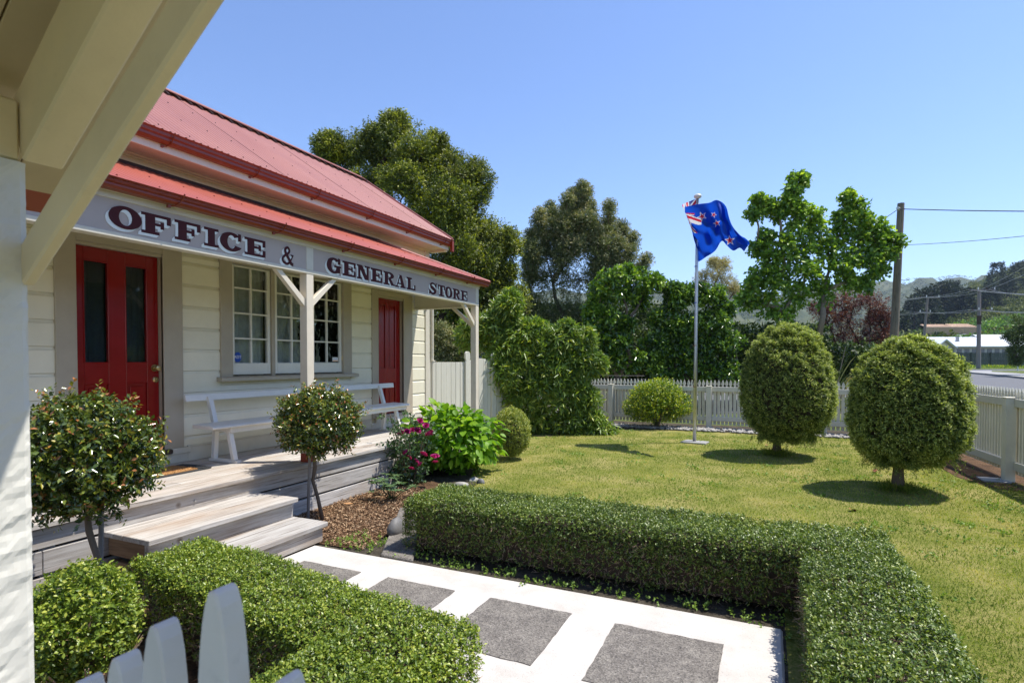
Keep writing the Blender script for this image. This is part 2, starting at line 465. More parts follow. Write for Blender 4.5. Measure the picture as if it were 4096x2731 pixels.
# weatherboards: each board is a part with a coved top edge
PITCHB = .2235
def wboard(y0, y1, z0, z1):
    x = WX
    prof = [(x - .018, z0), (x, z0 + .003), (x + .001, z1 - .034), (x - .004, z1 - .026), (x - .011, z1 - .016), (x - .013, z1 - .003), (x - .018, z1 - .003)]
    m = MB(); m.prism([(p[0], p[1]) for p in prof], lambda a, c, d: (a, d, c), y0, y1)
    m.build('weatherboard', M['cream'], shop)
lines = [.72] + [.765 + PITCHB * k for k in range(0, 13)]
lines = [.70, .765] + [.765 + PITCHB * k for k in range(1, 14)]
def boards(y0, y1, zlo, zhi):
    zs = [.6875 + 0] if False else []
    k = 0
    z = .765 - PITCHB
    while z < zhi:
        a, c = max(z, zlo), min(z + PITCHB, zhi)
        if c - a > .03: wboard(y0, y1, a, c)
        z += PITCHB
for y0, y1 in ((YL, 2.678), (3.80, 4.235), (6.341, 6.804), (7.843, 8.24)):
    boards(y0, y1, .66, 2.64)
boards(4.235, 6.341, .66, 1.30)
boards(YL, 8.24, 3.10, 3.50)
m = MB()
for y0, y1 in ((YL, 2.62), (3.84, 6.77), (7.87, 8.3)): m.box(WX - .02, WX + .012, y0, y1, .51, .655); m.box(WX - .018, WX + .02, y0, y1, .655, .672)
for y0, y1 in ((2.62, 3.84), (6.77, 7.87)):
    m.box(WX - .02, WX + .014, y0, y1, .51, .60); m.box(WX - .02, WX + .03, y0 + .1, y1 + .02, .60, .66)
m.build('baseboard', M['trim'], shop, bevel=.004)
MB().box(WX - .02, WX + .02, 8.24, 8.37, .5, 3.5).box(WX - .12, WX - .0, 8.36, 8.385, .5, 3.5).build('corner_board', M['trim'], shop, bevel=.004)
dp = MB(); dp.tube([(WX + .02, 8.44, .1), (WX + .02, 8.44, 2.55)], .03, 10); dp.box(WX - .01, WX + .06, 8.395, 8.485, 1.53, 1.55)
dp.build('downpipe', M['trim'], shop)

# doors --------------------------------------------------------
def frame_around(y0, y1, yo0, yo1, zb, zt, zo):
    f = MB()
    f.box(WX - .02, WX + .02, yo0, y0, .66, zo); f.box(WX - .02, WX + .02, y1, yo1, .66, zo); f.box(WX - .02, WX + .021, y0, y1, zt + .03, zo)
    f.box(WX - .09, WX + .008, y0 - .03, y0 + .0, .66, zt + .03); f.box(WX - .09, WX + .008, y1, y1 + .03, .66, zt + .03); f.box(WX - .09, WX + .006, y0, y1, zt, zt + .03)
    f.build('door_frame', M['taupe'], shop, bevel=.004)
frame_around(2.84, 3.60, 2.678, 3.80, .66, 2.555, 2.66)
frame_around(6.95, 7.60, 6.80, 7.845, .70, 2.515, 2.62)
def rect_ring(m, y0, y1, z0, z1, w, x0, x1, mi=0):
    m.box(x0, x1, y0, y1, z0, z0 + w, mi); m.box(x0, x1, y0, y1, z1 - w, z1, mi); m.box(x0, x1, y0, y0 + w, z0 + w, z1 - w, mi); m.box(x0, x1, y1 - w, y1, z0 + w, z1 - w, mi)
DX = -5.50
gm, gnt, gp, gout = nodes_of('window_glass')
gt = gnt.nodes.new('ShaderNodeBsdfTransparent'); gg = gnt.nodes.new('ShaderNodeBsdfGlossy'); gg.inputs['Roughness'].default_value = .03
gf = gnt.nodes.new('ShaderNodeFresnel'); gf.inputs[0].default_value = 1.42
gmx = gnt.nodes.new('ShaderNodeMixShader'); gt.inputs[0].default_value = (.90, .92, .90, 1)
gn = pos_noise(gnt, 6, 2); gb = gnt.nodes.new('ShaderNodeBump'); gb.inputs['Strength'].default_value = .06; gb.inputs['Distance'].default_value = .05
gnt.links.new(gn.outputs[0], gb.inputs['Height']); gnt.links.new(gb.outputs[0], gg.inputs['Normal'])
gnt.links.new(gf.outputs[0], gmx.inputs[0]); gnt.links.new(gt.outputs[0], gmx.inputs[1]); gnt.links.new(gg.outputs[0], gmx.inputs[2]); gnt.links.new(gmx.outputs[0], gout.inputs[0])
M['glass'] = gm
M['curtain'] = simple('grey_net_curtain', (.62, .63, .62), .9)
M['curtaind'] = simple('dark_door_curtain', (.045, .065, .08), .9)
M['room'] = simple('room_shade', (.02, .02, .018), .9)

def curtain(y0, y1, z0, z1, x, mat, parent, folds, seed):
    m = MB(); n = int((y1 - y0) * 90); r = random.Random(seed)
    ph = [r.uniform(0, 6) for _ in range(3)]
    for k in range(n + 1):
        y = y0 + (y1 - y0) * k / n
        d = .016 * math.sin(y * folds + ph[0]) + .010 * math.sin(y * folds * 2.3 + ph[1]) + .012 * math.sin(y * folds * .41 + ph[2])
        m.v += [(x + d, y, z0), (x + d * .8, y, z1)]
    for k in range(n): m.f.append((2 * k, 2 * k + 2, 2 * k + 3, 2 * k + 1)); m.m.append(0)
    m.build('curtain', mat, parent, smooth=True, recalc=False)

d1 = MB(); X0, X1 = DX - .04, DX
z0, z1 = .665, 2.555; g0, g1 = 1.525, 2.43
ya, yb, yc, yd = 2.935, 3.135, 3.29, 3.485
d1.box(X0, X1, 2.842, ya, z0, z1); d1.box(X0, X1, yb, yc, z0, z1); d1.box(X0, X1, yd, 3.598, z0, z1)
for a, c in ((ya, yb), (yc, yd)):
    d1.box(X0, X1, a, c, g1, z1); d1.box(X0, X1, a, c, 1.33, g0); d1.box(X0, X1, a, c, z0, .80)
    d1.box(X0, X1 - .014, a, c, .80, 1.33)
    d1.prism([(a + .035, .835), (c - .035, .835), (c - .035, 1.295), (a + .035, 1.295)], lambda p, q, d: (d, p, q), X1 - .014, X1 - .002)
    rect_ring(d1, a - .008, c + .008, g0 - .008, g1 + .008, .012, X1 - .002, X1 + .008)
    rect_ring(d1, a - .006, c + .006, .794, 1.336, .010, X1 - .008, X1 + .005)
door1 = d1.build('door', M['reddoor'], shop, bevel=.003)
tag(door1, 'red glazed door with two tall dark panes')
for a, c in ((ya, yb), (yc, yd)):
    MB().box(X1 - .022, X1 - .018, a, c, g0, g1).build('pane', M['glass'], door1)
    curtain(a - .02, c + .02, g0 - .02, g1 + .02, X1 - .085, M['curtaind'], door1, 42, int(a * 100))
kb = MB()
kb.tube([(DX, 3.553, 1.47), (DX + .05, 3.553, 1.47)], .012, 8)
for i in range(4):
    pass
kb.tube([(DX + .035, 3.553, 1.47), (DX + .042, 3.553, 1.47), (DX + .055, 3.553, 1.47), (DX + .068, 3.553, 1.47), (DX + .074, 3.553, 1.47)], [.012, .026, .031, .024, .008], 8)
kb.tube([(DX, 3.553, 1.47), (DX + .006, 3.553, 1.47)], .034, 14)
kb.build('handle', M['brass'], door1)
lk = MB(); lk.tube([(DX, 3.56, 1.355), (DX + .012, 3.56, 1.355), (DX + .02, 3.56, 1.355)], [.028, .028, .018], 14); lk.box(DX + .02, DX + .0225, 3.557, 3.563, 1.345, 1.362)
lk.build('lock', M['brass'], door1)
MB().box(WX - .1, WX + .06, 2.74, 3.66, .615, .662).build('threshold', M['threshold'], shop, bevel=.01)

d2 = MB(); z0, z1 = .705, 2.515
ya, yb, yc, yd = 7.03, 7.215, 7.305, 7.47
d2.box(X0, X1, 6.952, ya, z0, z1); d2.box(X0, X1, yb, yc, z0, z1); d2.box(X0, X1, yd, 7.598, z0, z1)
for a, c in ((ya, yb), (yc, yd)):
    d2.box(X0, X1, a, c, 2.42, z1); d2.box(X0, X1, a, c, 1.20, 1.42); d2.box(X0, X1, a, c, z0, .84)
    for q0, q1 in ((1.42, 2.42), (.84, 1.20)):
        d2.box(X0, X1 - .014, a, c, q0, q1); rect_ring(d2, a - .006, c + .006, q0 - .006, q1 + .006, .012, X1 - .008, X1 + .005)
        d2.box(X1 - .014, X1 - .004, a + .03, c - .03, q0 + .03, q1 - .03)
door2 = d2.build('door', M['reddoor'], shop, bevel=.003)
tag(door2, 'red four panelled door near the right end of the wall')
MB().box(WX - .1, WX + .045, 6.86, 7.72, .66, .70).build('threshold', M['taupe'], shop, bevel=.006)
MB().box(-6.1, -5.62, YL + .1, YR - .1, .1, 3.4).build('interior_shade', M['room'], shop)  # near-black block: the darkness of the unlit room put into its colour

# window --------------------------------------------------------
wf = MB()
wf.box(WX - .02, WX + .022, 4.235, 4.385, 1.36, 2.66); wf.box(WX - .02, WX + .022, 6.17, 6.341, 1.36, 2.66); wf.box(WX - .02, WX + .023, 4.385, 6.17, 2.625, 2.70)
wf.box(WX - .09, WX + .004, 4.34, 4.388, 1.36, 2.625); wf.box(WX - .09, WX + .004, 6.168, 6.22, 1.36, 2.625)
for a in (4.935, 5.55): wf.box(WX - .09, WX + .006, a, a + .052, 1.36, 2.625)
win = wf.build('window_frame', M['taupe'], shop, bevel=.004)
MB().prism([(WX - .08, 1.315), (WX + .085, 1.315), (WX + .085, 1.355), (WX - .08, 1.375)], lambda a, c, d: (a, d, c), 4.19, 6.42).build('sill', M['taupe'], win, bevel=.004)
PZ = [1.515, 1.795, 2.08, 2.365, 2.62]
sashes = []
for si, (a, c) in enumerate(((4.39, 4.93), (4.992, 5.545), (5.607, 6.165))):
    s = MB(); x0, x1 = WX - .055, WX - .012
    mid = (a + c) / 2; gl, gr = a + .042, c - .042
    s.box(x0, x1, a, gl, 1.385, 2.62); s.box(x0, x1, gr, c, 1.385, 2.62); s.box(x0, x1, gl, gr, 1.385, PZ[0]); s.box(x0, x1, gl, gr, 2.60, 2.62)
    s.box(x0 + .01, x1, mid - .010, mid + .010, PZ[0], 2.60)
    for z in PZ[1:4]: s.box(x0 + .012, x1 - .001, gl, mid - .010, z - .009, z + .009); s.box(x0 + .012, x1 - .001, mid + .010, gr, z - .009, z + .009)
    so = s.build('sash', M['white'], win, bevel=.003); sashes.append(so)
    for k in range(4):
        for p, q in ((gl, mid - .01), (mid + .01, gr)):
            t = random.uniform(-.0012, .0012)
            pm_ = MB(); pm_.prism([(p, PZ[k] + .008), (q, PZ[k] + .008), (q, PZ[k + 1] - .008), (p, PZ[k + 1] - .008)], lambda A, B, d, t=t, p=p: (d + (A - p) * t * 8, A, B), x0 + .016, x0 + .019)
            pm_.build('pane', M['glass'], win)
    curtain(a + .0, c - .0, 1.36, 2.66, WX - .125, M['curtain'], win, 38, si)
# two small stickers on the window glass
def text_obj(name, txt, size, loc, rot, mat, parent, ext=.0004):
    cu = bpy.data.curves.new(name, 'FONT'); cu.body = txt; cu.size = size; cu.extrude = ext; cu.align_x = 'CENTER'; cu.align_y = 'CENTER'
    cu.resolution_u = 3
    t = bpy.data.objects.new(name, cu); COL.objects.link(t)
    dg = bpy.context.evaluated_depsgraph_get(); me = bpy.data.meshes.new_from_object(t.evaluated_get(dg)); bpy.data.objects.remove(t)
    me.materials.clear(); me.materials.append(mat)
    return link(name, me, parent, loc=loc, rot=rot)
M['stblue'] = simple('sticker_blue', (.008, .06, .35), .4); M['stwhite'] = simple('sticker_white', (.8, .8, .8), .5); M['story'] = simple('sticker_orange', (.7, .35, .15), .5)
FACEX = (math.radians(90), 0, math.radians(90))
oc = [(4.486 + .052 * math.cos(math.radians(22.5 + 45 * k)), 1.582 + .06 * math.sin(math.radians(22.5 + 45 * k))) for k in range(8)]
stk = MB().prism(oc, lambda a, c, d: (d, a, c), WX - .0345, WX - .033).build('sticker', M['stblue'], win)
text_obj('sticker_text', 'ADT', .047, (WX - .0322, 4.486, 1.582), FACEX, M['stwhite'], win)
MB().box(WX - .0345, WX - .033, 6.005, 6.115, 1.53, 1.59).build('sticker', M['stwhite'], win)
text_obj('sticker_text', 'securatel', .022, (WX - .0322, 6.062, 1.574), FACEX, M['stblue'], win)
MB().box(WX - .0335, WX - .0322, 6.01, 6.11, 1.534, 1.55).build('sticker_stripe', M['story'], win)
hg = MB()
for z in (1.55, 2.2): hg.tube([(WX - .008, 6.168, z), (WX - .008, 6.168, z + .06)], .006, 6)
hg.build('hinge', M['brass'], win)

# verandah: ceiling, posts, braces, beam with the sign ---------------
cl = MB(); cl.box(WX + .0, PX - .06, YL, 7.93, 2.665, 2.68)
cl.build('verandah_ceiling', M['cream'], shop)
bm_ = MB()
bm_.box(PX - .09, PX + .004, YL, 7.976, 2.420, 2.458)        # lower moulding
bm_.box(PX - .085, PX - .012, YL, 7.95, 2.458, 2.69)
bm_.box(PX - .09, PX + .006, YL, 8.0, 2.688, 2.735)
bm_.box(PX - .09, PX + .022, YL, 8.03, 2.735, 2.80)
for y in (.70, 4.29, 7.88): bm_.box(PX - .09, PX + .002, y, y + .096, 2.458, 2.688)
bm_.box(WX + .02, PX - .09, 7.895, 7.972, 2.420, 2.73)
bm_.box(WX + .02, PX - .09, 7.88, 7.978, 2.395, 2.42)
bm_.build('beam', M['trim'], shop, bevel=.004)
for y in (.70, 4.29, 7.88):
    MB().box(PX - .095, PX, y, y + .096, .60 if y < 7 else .512, 2.42).build('post', M['post'], shop, bevel=.003)
    MB().box(PX - .097, PX + .002, y - .002, y + .098, .511, .60).build('post_shoe', M['redblock'] if y < 7 else M['post'], shop)
br = []
for y in (.70, 4.29, 7.88):
    for s in (-1, 1):
        if y > 7 and s > 0: continue
        e = y if s < 0 else y + .096
        MB().prism([(e, 2.085), (e, 2.165), (e + s * .30, 2.42), (e + s * .375, 2.42)], lambda a, c, d: (d, a, c), PX - .072, PX - .02).build('brace', M['post'], shop, bevel=.003)
MB().prism([(PX - .095, 2.07), (PX - .095, 2.15), (PX - .40, 2.395), (PX - .475, 2.395)], lambda a, c, d: (a, d, c), 7.905, 7.955).build('brace', M['post'], shop, bevel=.003)
rect = MB()
panels = []
for y0, y1 in ((.796, 4.29), (4.386, 7.88)):
    p = MB().box(PX - .012, PX - .004, y0, y1, 2.458, 2.688).build('sign_panel', M['signbg'], shop)
    panels.append(p)

# slab-serif letters --------------------------------------------------
def R_(x0, x1, z0, z1): return [(x0, z0), (x1, z0), (x1, z1), (x0, z1)]
def ringp(cx, cz, rx, rz, ix, iz, a0=0, a1=360, n=40, sx=0):
    out = []; k = max(4, int(n * abs(a1 - a0) / 360))
    for i in range(k):
        t0 = math.radians(a0 + (a1 - a0) * i / k); t1 = math.radians(a0 + (a1 - a0) * (i + 1) / k)
        out.append([(cx + rx * math.cos(t0), cz + rz * math.sin(t0)), (cx + rx * math.cos(t1), cz + rz * math.sin(t1)), (cx + sx + ix * math.cos(t1), cz + iz * math.sin(t1)), (cx + sx + ix * math.cos(t0), cz + iz * math.sin(t0))])
    return out
def stroke(pts, w):
    out = []
    if not isinstance(w, list): w = [w] * len(pts)
    L = []
    for i, p in enumerate(pts):
        a = pts[max(i - 1, 0)]; b2 = pts[min(i + 1, len(pts) - 1)]
        dx, dz = b2[0] - a[0], b2[1] - a[1]; l = math.hypot(dx, dz) or 1
        nx, nz = -dz / l, dx / l
        L.append(((p[0] + nx * w[i] / 2, p[1] + nz * w[i] / 2), (p[0] - nx * w[i] / 2, p[1] - nz * w[i] / 2)))
    for i in range(len(L) - 1): out.append([L[i][0], L[i + 1][0], L[i + 1][1], L[i][1]])
    return out
def smooth_pts(P, n=6):
    out = []
    for i in range(len(P) - 1):
        p0 = P[max(i - 1, 0)]; p1 = P[i]; p2 = P[i + 1]; p3 = P[min(i + 2, len(P) - 1)]
        for k in range(n):
            t = k / n
            out.append(tuple(.5 * ((2 * p1[j]) + (-p0[j] + p2[j]) * t + (2 * p0[j] - 5 * p1[j] + 4 * p2[j] - p3[j]) * t * t + (-p0[j] + 3 * p1[j] - 3 * p2[j] + p3[j]) * t ** 3) for j in range(len(p1))))
    out.append(P[-1]); return out
GL = {
 'E': [R_(.13, .46, 0, 1), R_(0, 1, .86, 1), R_(0, 1, 0, .14), R_(.86, 1, .60, .86), R_(.86, 1, .14, .40), R_(.46, .74, .44, .57), R_(.66, .78, .34, .67)],
 'F': [R_(.13, .46, 0, 1), R_(0, 1, .86, 1), R_(0, .60, 0, .14), R_(.86, 1, .58, .86), R_(.46, .74, .44, .57), R_(.64, .76, .32, .67)],
 'I': [R_(.26, .74, 0, 1), R_(0, 1, .86, 1), R_(0, 1, 0, .14)],
 'L': [R_(.13, .46, 0, 1), R_(0, .60, .86, 1), R_(0, 1, 0, .14), R_(.86, 1, .14, .44)],
 'T': [R_(.33, .67, 0, 1), R_(0, 1, .86, 1), R_(.14, .86, 0, .13), R_(0, .14, .60, .86), R_(.86, 1, .60, .86)],
 'N': [R_(.09, .26, 0, 1), R_(.74, .90, 0, 1), [(.09, 1), (.40, 1), (.90, 0), (.60, 0)], R_(0, .36, .88, 1), R_(0, .38, 0, .12), R_(.6, 1, .88, 1)],
 'R': [R_(.10, .40, 0, 1), R_(0, .5, .87, 1), R_(0, .52, 0, .13), [(.40, .50), (.66, .50), (.92, .06), (.64, .06)], R_(.66, 1, 0, .12)] + ringp(.46, .73, .45, .27, .16, .13, -92, 92),
 'A': [[(.12, .1), (.22, .1), (.52, .98), (.44, 1)], [(.40, 1), (.62, 1), (.92, .1), (.60, .1)], R_(.26, .72, .26, .37), R_(0, .34, 0, .13), R_(.50, 1, 0, .13)],
 'O': ringp(.5, .5, .5, .51, .20, .36, 0, 360, 48),
 'C': ringp(.5, .5, .5, .51, .18, .36, 42, 332, 48) + [R_(.80, .92, .60, 1.0)],
 'G': ringp(.5, .5, .5, .51, .18, .36, 42, 330, 48) + [R_(.78, .92, .62, 1.0), R_(.52, 1, .40, .52), R_(.66, .92, .06, .44)],
 'S': stroke(smooth_pts([(.86, .70), (.70, .89), (.44, .93), (.24, .80), (.30, .62), (.52, .51), (.74, .38), (.76, .20), (.54, .07), (.28, .11), (.12, .30)]), [.10] * 6 + [.14] * 6 + [.15] * 6 + [.20] * 6 + [.26] * 6 + [.28] * 6 + [.26] * 6 + [.2] * 6 + [.15] * 6 + [.14] * 6 + [.1]) + [R_(.84, .95, .62, .98), R_(.03, .14, .02, .38)],
 '&': stroke(smooth_pts([(.98, .52), (.84, .30), (.66, .10), (.40, .0), (.10, .10), (.04, .28), (.22, .46), (.52, .62), (.66, .80), (.50, .97), (.28, .84), (.32, .62), (.58, .32), (.80, .06), (.98, .0)]), [.1] * 12 + [.15] * 24 + [.14] * 24 + [.18] * 24 + [.1]) + [R_(.80, 1.0, .50, .58)],
}
def letter(ch, y0, y1, z0, z1, par):
    m = MB(); w = y1 - y0; h = z1 - z0
    for i, poly in enumerate(GL[ch]):
        pts = [(y0 + a * w, z0 + c * h) for a, c in poly]
        m.prism(pts, lambda A, B, d: (d, A, B), PX - .003, PX + .0030 + .00009 * i, 0)
        for k in range(1, 5):
            off = .0052 * k
            pts2 = [(A - off * 1.0, B - off) for A, B in pts]
            m.prism(pts2, lambda A, B, d: (d, A, B), PX - .003, PX + .0016 - .0002 * k + .000012 * i, 1)
    m.build('letter', [M['signdark'], M['signlight']], par, recalc=False)
for ch, y0, y1, z0, z1 in (('O', 2.428, 2.658, 2.492, 2.652), ('F', 2.655, 2.882, 2.494, 2.648), ('F', 2.912, 3.132, 2.494, 2.648), ('I', 3.163, 3.298, 2.492, 2.646), ('C', 3.310, 3.535, 2.488, 2.648), ('E', 3.556, 3.783, 2.488, 2.642), ('&', 3.978, 4.112, 2.476, 2.638)):
    letter(ch, y0, y1, z0, z1, panels[0])
for ch, y0, y1, z0, z1 in (('G', 4.572, 4.790, 2.474, 2.640), ('E', 4.812, 5.027, 2.474, 2.634), ('N', 5.050, 5.275, 2.472, 2.632), ('E', 5.292, 5.502, 2.470, 2.630), ('R', 5.530, 5.755, 2.466, 2.626), ('A', 5.760, 5.980, 2.462, 2.622), ('L', 6.004, 6.200, 2.460, 2.618),
                           ('S', 6.524, 6.722, 2.458, 2.622), ('T', 6.748, 6.940, 2.456, 2.612), ('O', 6.943, 7.145, 2.452, 2.612), ('R', 7.160, 7.388, 2.450, 2.608), ('E', 7.395, 7.600, 2.448, 2.606)):
    letter(ch, y0, y1, z0, z1, panels[1])

# roofs --------------------------------------------------------------
LAP = [0]
def sheet_roof(name, y0, y1, ptop, pbot, mat, parent, amp=.008, pitch=.076, clip=None, seg=6):
    LAP[0] += 1; lift = .003 * (LAP[0] % 2); y1 = y1 + (.03 if LAP[0] % 2 and not clip else 0); ptop = (ptop[0], ptop[1] + lift); pbot = (pbot[0], pbot[1] + lift)
    """one corrugated sheet; the corrugations run from ptop=(x,z) to pbot=(x,z)"""
    n = max(2, int(round((y1 - y0) / pitch * seg)))
    L = math.hypot(ptop[0] - pbot[0], ptop[1] - pbot[1]); nx = (ptop[1] - pbot[1]) / L; nz = -(ptop[0] - pbot[0]) / L
    m = MB()
    for k in range(n + 1):
        y = y0 + (y1 - y0) * k / n
        a = amp * math.cos(2 * math.pi * y / pitch)
        t0 = clip(y) if clip else 0.0
        for t in (t0, 1.0):
            x = ptop[0] + (pbot[0] - ptop[0]) * t; z = ptop[1] + (pbot[1] - ptop[1]) * t
            m.v.append((x + nx * a, y, z + nz * a))
    for k in range(n): m.f.append((2 * k, 2 * k + 1, 2 * k + 3, 2 * k + 2)); m.m.append(0)
    return m.build(name, mat, parent, smooth=True, recalc=False)
ridge = (-7.0, 4.955); eave = (-5.02, 3.635)
ro = MB()
ro.prism([(-7.16, 4.93), (-7.0, 4.985), (-6.84, 4.905), (-7.0, 4.96)], lambda a, c, d: (a, d, c), YL - .1, 8.47)
ro.tube([(-7.0, YL - .1, 4.985), (-7.0, 8.48, 4.985)], .022, 8)
roof = ro.build('roof', M['roof2'], shop)
y = YL - .12
while y < 8.46:
    sheet_roof('roof_sheet', y, min(y + .762, 8.485), ridge, eave, M['roof2'], roof, amp=.010)
    y += .762
bk = MB(); bk.quad((-7.0, YL - .1, 4.94), (-7.0, 8.47, 4.94), (-9.3, 8.47, 3.42), (-9.3, YL - .1, 3.42)); bk.build('rear_slope', M['roof2'], roof)
vg = MB()
vg.bar((-5.03, 8.492, 3.645), (-7.0, 8.492, 4.965), .03, .06)
vg.build('verge_flashing', M['roof2'], roof)
bg = MB(); bg.bar((-5.10, 8.465, 3.575), (-7.0, 8.465, 4.85), .025, .15); bg.build('barge_board', M['trim'], roof)
scw = MB()
def screws(m, top, bot, fr, y0, y1, step, lift=.012):
    for t in fr:
        y = y0 + (.038 if 0 else 0)
        while y < y1:
            x = top[0] + (bot[0] - top[0]) * t; z = top[1] + (bot[1] - top[1]) * t + lift
            m.tube([(x, y, z - .004), (x + .004, y, z + .006)], [.008, .005], 5)
            y += step
screws(scw, ridge, eave, (.04, .35, .68, .96), YL, 8.42, .304)
scw.build('roof_screws', M['flash'], roof, kind='stuff')
rf = MB()
yy = YL
while yy < 8.4:   # the scribed lower edge of the ridge flashing
    rf.quad((-6.845, yy, 4.905), (-6.815, yy + .038, 4.860), (-6.80, yy + .06, 4.848), (-6.85, yy + .076, 4.888)); yy += .152
rf.build('ridge_flashing_edge', M['flash'], roof, recalc=False, kind='stuff')
# gutters
def gutter(name, x, z, y0, y1, parent, w=.10, h=.065):
    prof = [(x - w * .25, z - h), (x + w * .45, z - h), (x + w * .62, z - h * .75), (x + w * .60, z - h * .5), (x + w * .78, z - h * .38), (x + w * .80, z - h * .12), (x + w, z), (x + w * .93, z + .004), (x + w * .70, z - h * .12), (x + w * .5, z - h * .9), (x - w * .2, z - h * .9), (x - w * .25, z)]
    m = MB(); m.prism(prof, lambda a, c, d: (a, d, c), y0, y1)
    return m.build(name, M['gutter'], parent)
gutter('gutter', -4.195, 2.806, YL, 8.135, shop, .105, .068)
gutter('gutter', -5.10, 3.635, YL, 8.50, shop, .09, .10)
MB().box(-5.06, -5.012, 8.46, 8.515, 3.44, 3.62).build('downpipe_outlet', M['gutter'], shop)
gb_ = MB()
def bracket(x, z, y, h):
    m = MB(); m.tube([(x + .012, y - .05, z - h - .016), (x + .03, y - .02, z - h - .012), (x + .07, y, z - h * .9), (x + .10, y + .008, z - h * .3), (x + .112, y + .012, z + .008), (x + .09, y + .03, z + .012)], .0055, 5)
    m.box(x + .004, x + .024, y - .062, y - .04, z - h - .028, z - h - .006)
    m.build('gutter_bracket', M['gutter'], shop)
for y in (1.9, 2.878, 3.877, 4.814, 5.733, 6.66, 7.545): bracket(-4.195, 2.806, y, .068)
for y in (2.5, 3.443, 4.405, 5.302, 6.338, 7.28, 8.26): bracket(-5.115, 3.632, y, .10)
ev = MB()
ev.box(-5.13, -5.105, YL, 8.49, 3.465, 3.62); ev.box(-5.40, -5.13, YL, 8.49, 3.475, 3.49); ev.box(WX + .002, -5.40, YL, 8.49, 3.46, 3.52)
ev.box(-5.44, -5.13, 8.40, 8.488, 3.44, 3.475)
ev.build('eaves', M['trim'], shop, bevel=.004)
# verandah roof with hipped end
vt, vb = (WX + .02, 3.352), (-4.105, 2.80)
def vclip(y):
    return 0.0 if y < 6.97 else min(1.0, (y - 6.97) / (8.13 - 6.97))
ver = MB().quad((vt[0], 6.97, vt[1] - .012), (vb[0], 8.13, vb[1] - .012), (vt[0], 8.13, vb[1] - .012), (vt[0], 8.0, vb[1])).build('verandah_roof', M['roof'], shop, recalc=False)
ver.data.polygons[0].use_smooth = False
y = YL
while y < 8.12:
    sheet_roof('roof_sheet', y, min(y + .762, 8.12), vt, vb, M['roof'], ver, amp=.0085, clip=vclip)
    y += .762
hp = MB(); hp.tube([(vt[0], 6.95, vt[1] + .012), (vb[0] - .01, 8.125, vb[1] + .014)], .022, 8)
hp.bar((vt[0] + .01, 6.90, vt[1] + .003), (vb[0] - .02, 8.08, vb[1] + .006), .10, .008)
hp.build('hip_capping', M['roof'], ver)
sc2 = MB(); screws(sc2, vt, vb, (.5,), YL, 7.4, .304, .014); screws(sc2, vt, vb, (.95,), YL, 8.05, .304, .014)
sc2.build('roof_screws', M['roof'], ver, kind='stuff')
fl = MB(); fl.box(WX - .0, WX + .035, YL, 6.98, 3.352, 3.385); fl.build('apron_flashing', M['flash'], ver)  # flashing coloured near-black to carry the shadow line along the roof's top edge
for i in range(6):
    pass

# ------------------------------------------------------------------ timber deck
deck = thing('timber_deck', (-4.8, 3.5, 0), 'weathered grey timber deck running along the front of the shop', 'deck')
DZ = .51
xs = []
x = -4.195
wl = [.145] + [.138] * 8
for i, w in enumerate(wl):
    x1 = x; x0 = x - w + .008
    joints = [[-1.2, 2.2, 5.83, 7.97], [-1.2, 1.1, 4.6, 7.97], [-1.2, 3.1, 6.6, 7.97]][i % 3]
    for a, c in zip(joints[:-1], joints[1:]):
        MB().box(x0, x1, a + .002, c - .002, DZ - .038, DZ + random.uniform(-.0015, .0015)).build('deck_board', M['deck'], deck, bevel=.004)
    x -= w
for i, (z0, z1) in enumerate(((.335, .470), (.165, .318), (.005, .146))):
    joints = [[-1.2, 4.40, 7.97], [-1.2, 2.0, 6.9, 7.97], [-1.2, 3.0, 6.05, 7.97]][i]
    for a, c in zip(joints[:-1], joints[1:]):
        MB().box(-4.275, -4.235 - i * .002, a + .002, c - .002, z0, z1).build('fascia_board', M['deck'], deck, bevel=.004)
    MB().box(-5.4, -4.24, 7.93, 7.968, z0, z1).build('fascia_board', M['deck'], deck, bevel=.004)
MB().box(-5.42, -4.29, -1.2, 7.9, 0, .30).build('under_deck_shade', M['dark'], deck)  # black box painting in the shade seen through the fascia gaps
for y in (2.0, 4.36, 6.2): MB().box(-4.29, -4.277, y, y + .09, 0, .46).build('stump', M['deck'], deck)
bl = MB()
for y in (3.05, 5.98, 6.72): bl.tube([(-4.24, y, .405), (-4.222, y, .405)], .010, 6)
bl.build('bolts', M['steel'], deck, kind='stuff')

steps = thing('timber_steps', (-3.8, 3.0, 0), 'two broad weathered timber steps leading from the path up to the deck', 'steps')
MB().box(-3.70, -3.40, 2.36, 3.665, .135, .173).build('tread', M['deck'], steps, bevel=.004)
MB().box(-3.795, -3.705, 2.36, 3.665, .135, .172).build('tread', M['deck'], steps, bevel=.004)
MB().box(-3.475, -3.432, 2.39, 3.635, .012, .134).build('riser', M['deck'], steps, bevel=.003)
MB().box(-4.02, -3.735, 2.36, 3.665, .307, .345).build('tread', M['deck'], steps, bevel=.004)
MB().box(-4.232, -4.025, 2.36, 3.665, .307, .344).build('tread', M['deck'], steps, bevel=.004)
MB().box(-3.83, -3.79, 2.39, 3.655, .174, .306).build('riser', M['deck'], steps, bevel=.003)
for y in (2.39, 3.61):
    MB().box(-4.23, -3.831, y, y + .04, .175, .306).build('side_board', M['deckx'], steps, bevel=.003)
    MB().box(-4.23, -3.476, y, y + .04, .015, .134).build('side_board', M['deckx'], steps, bevel=.003)

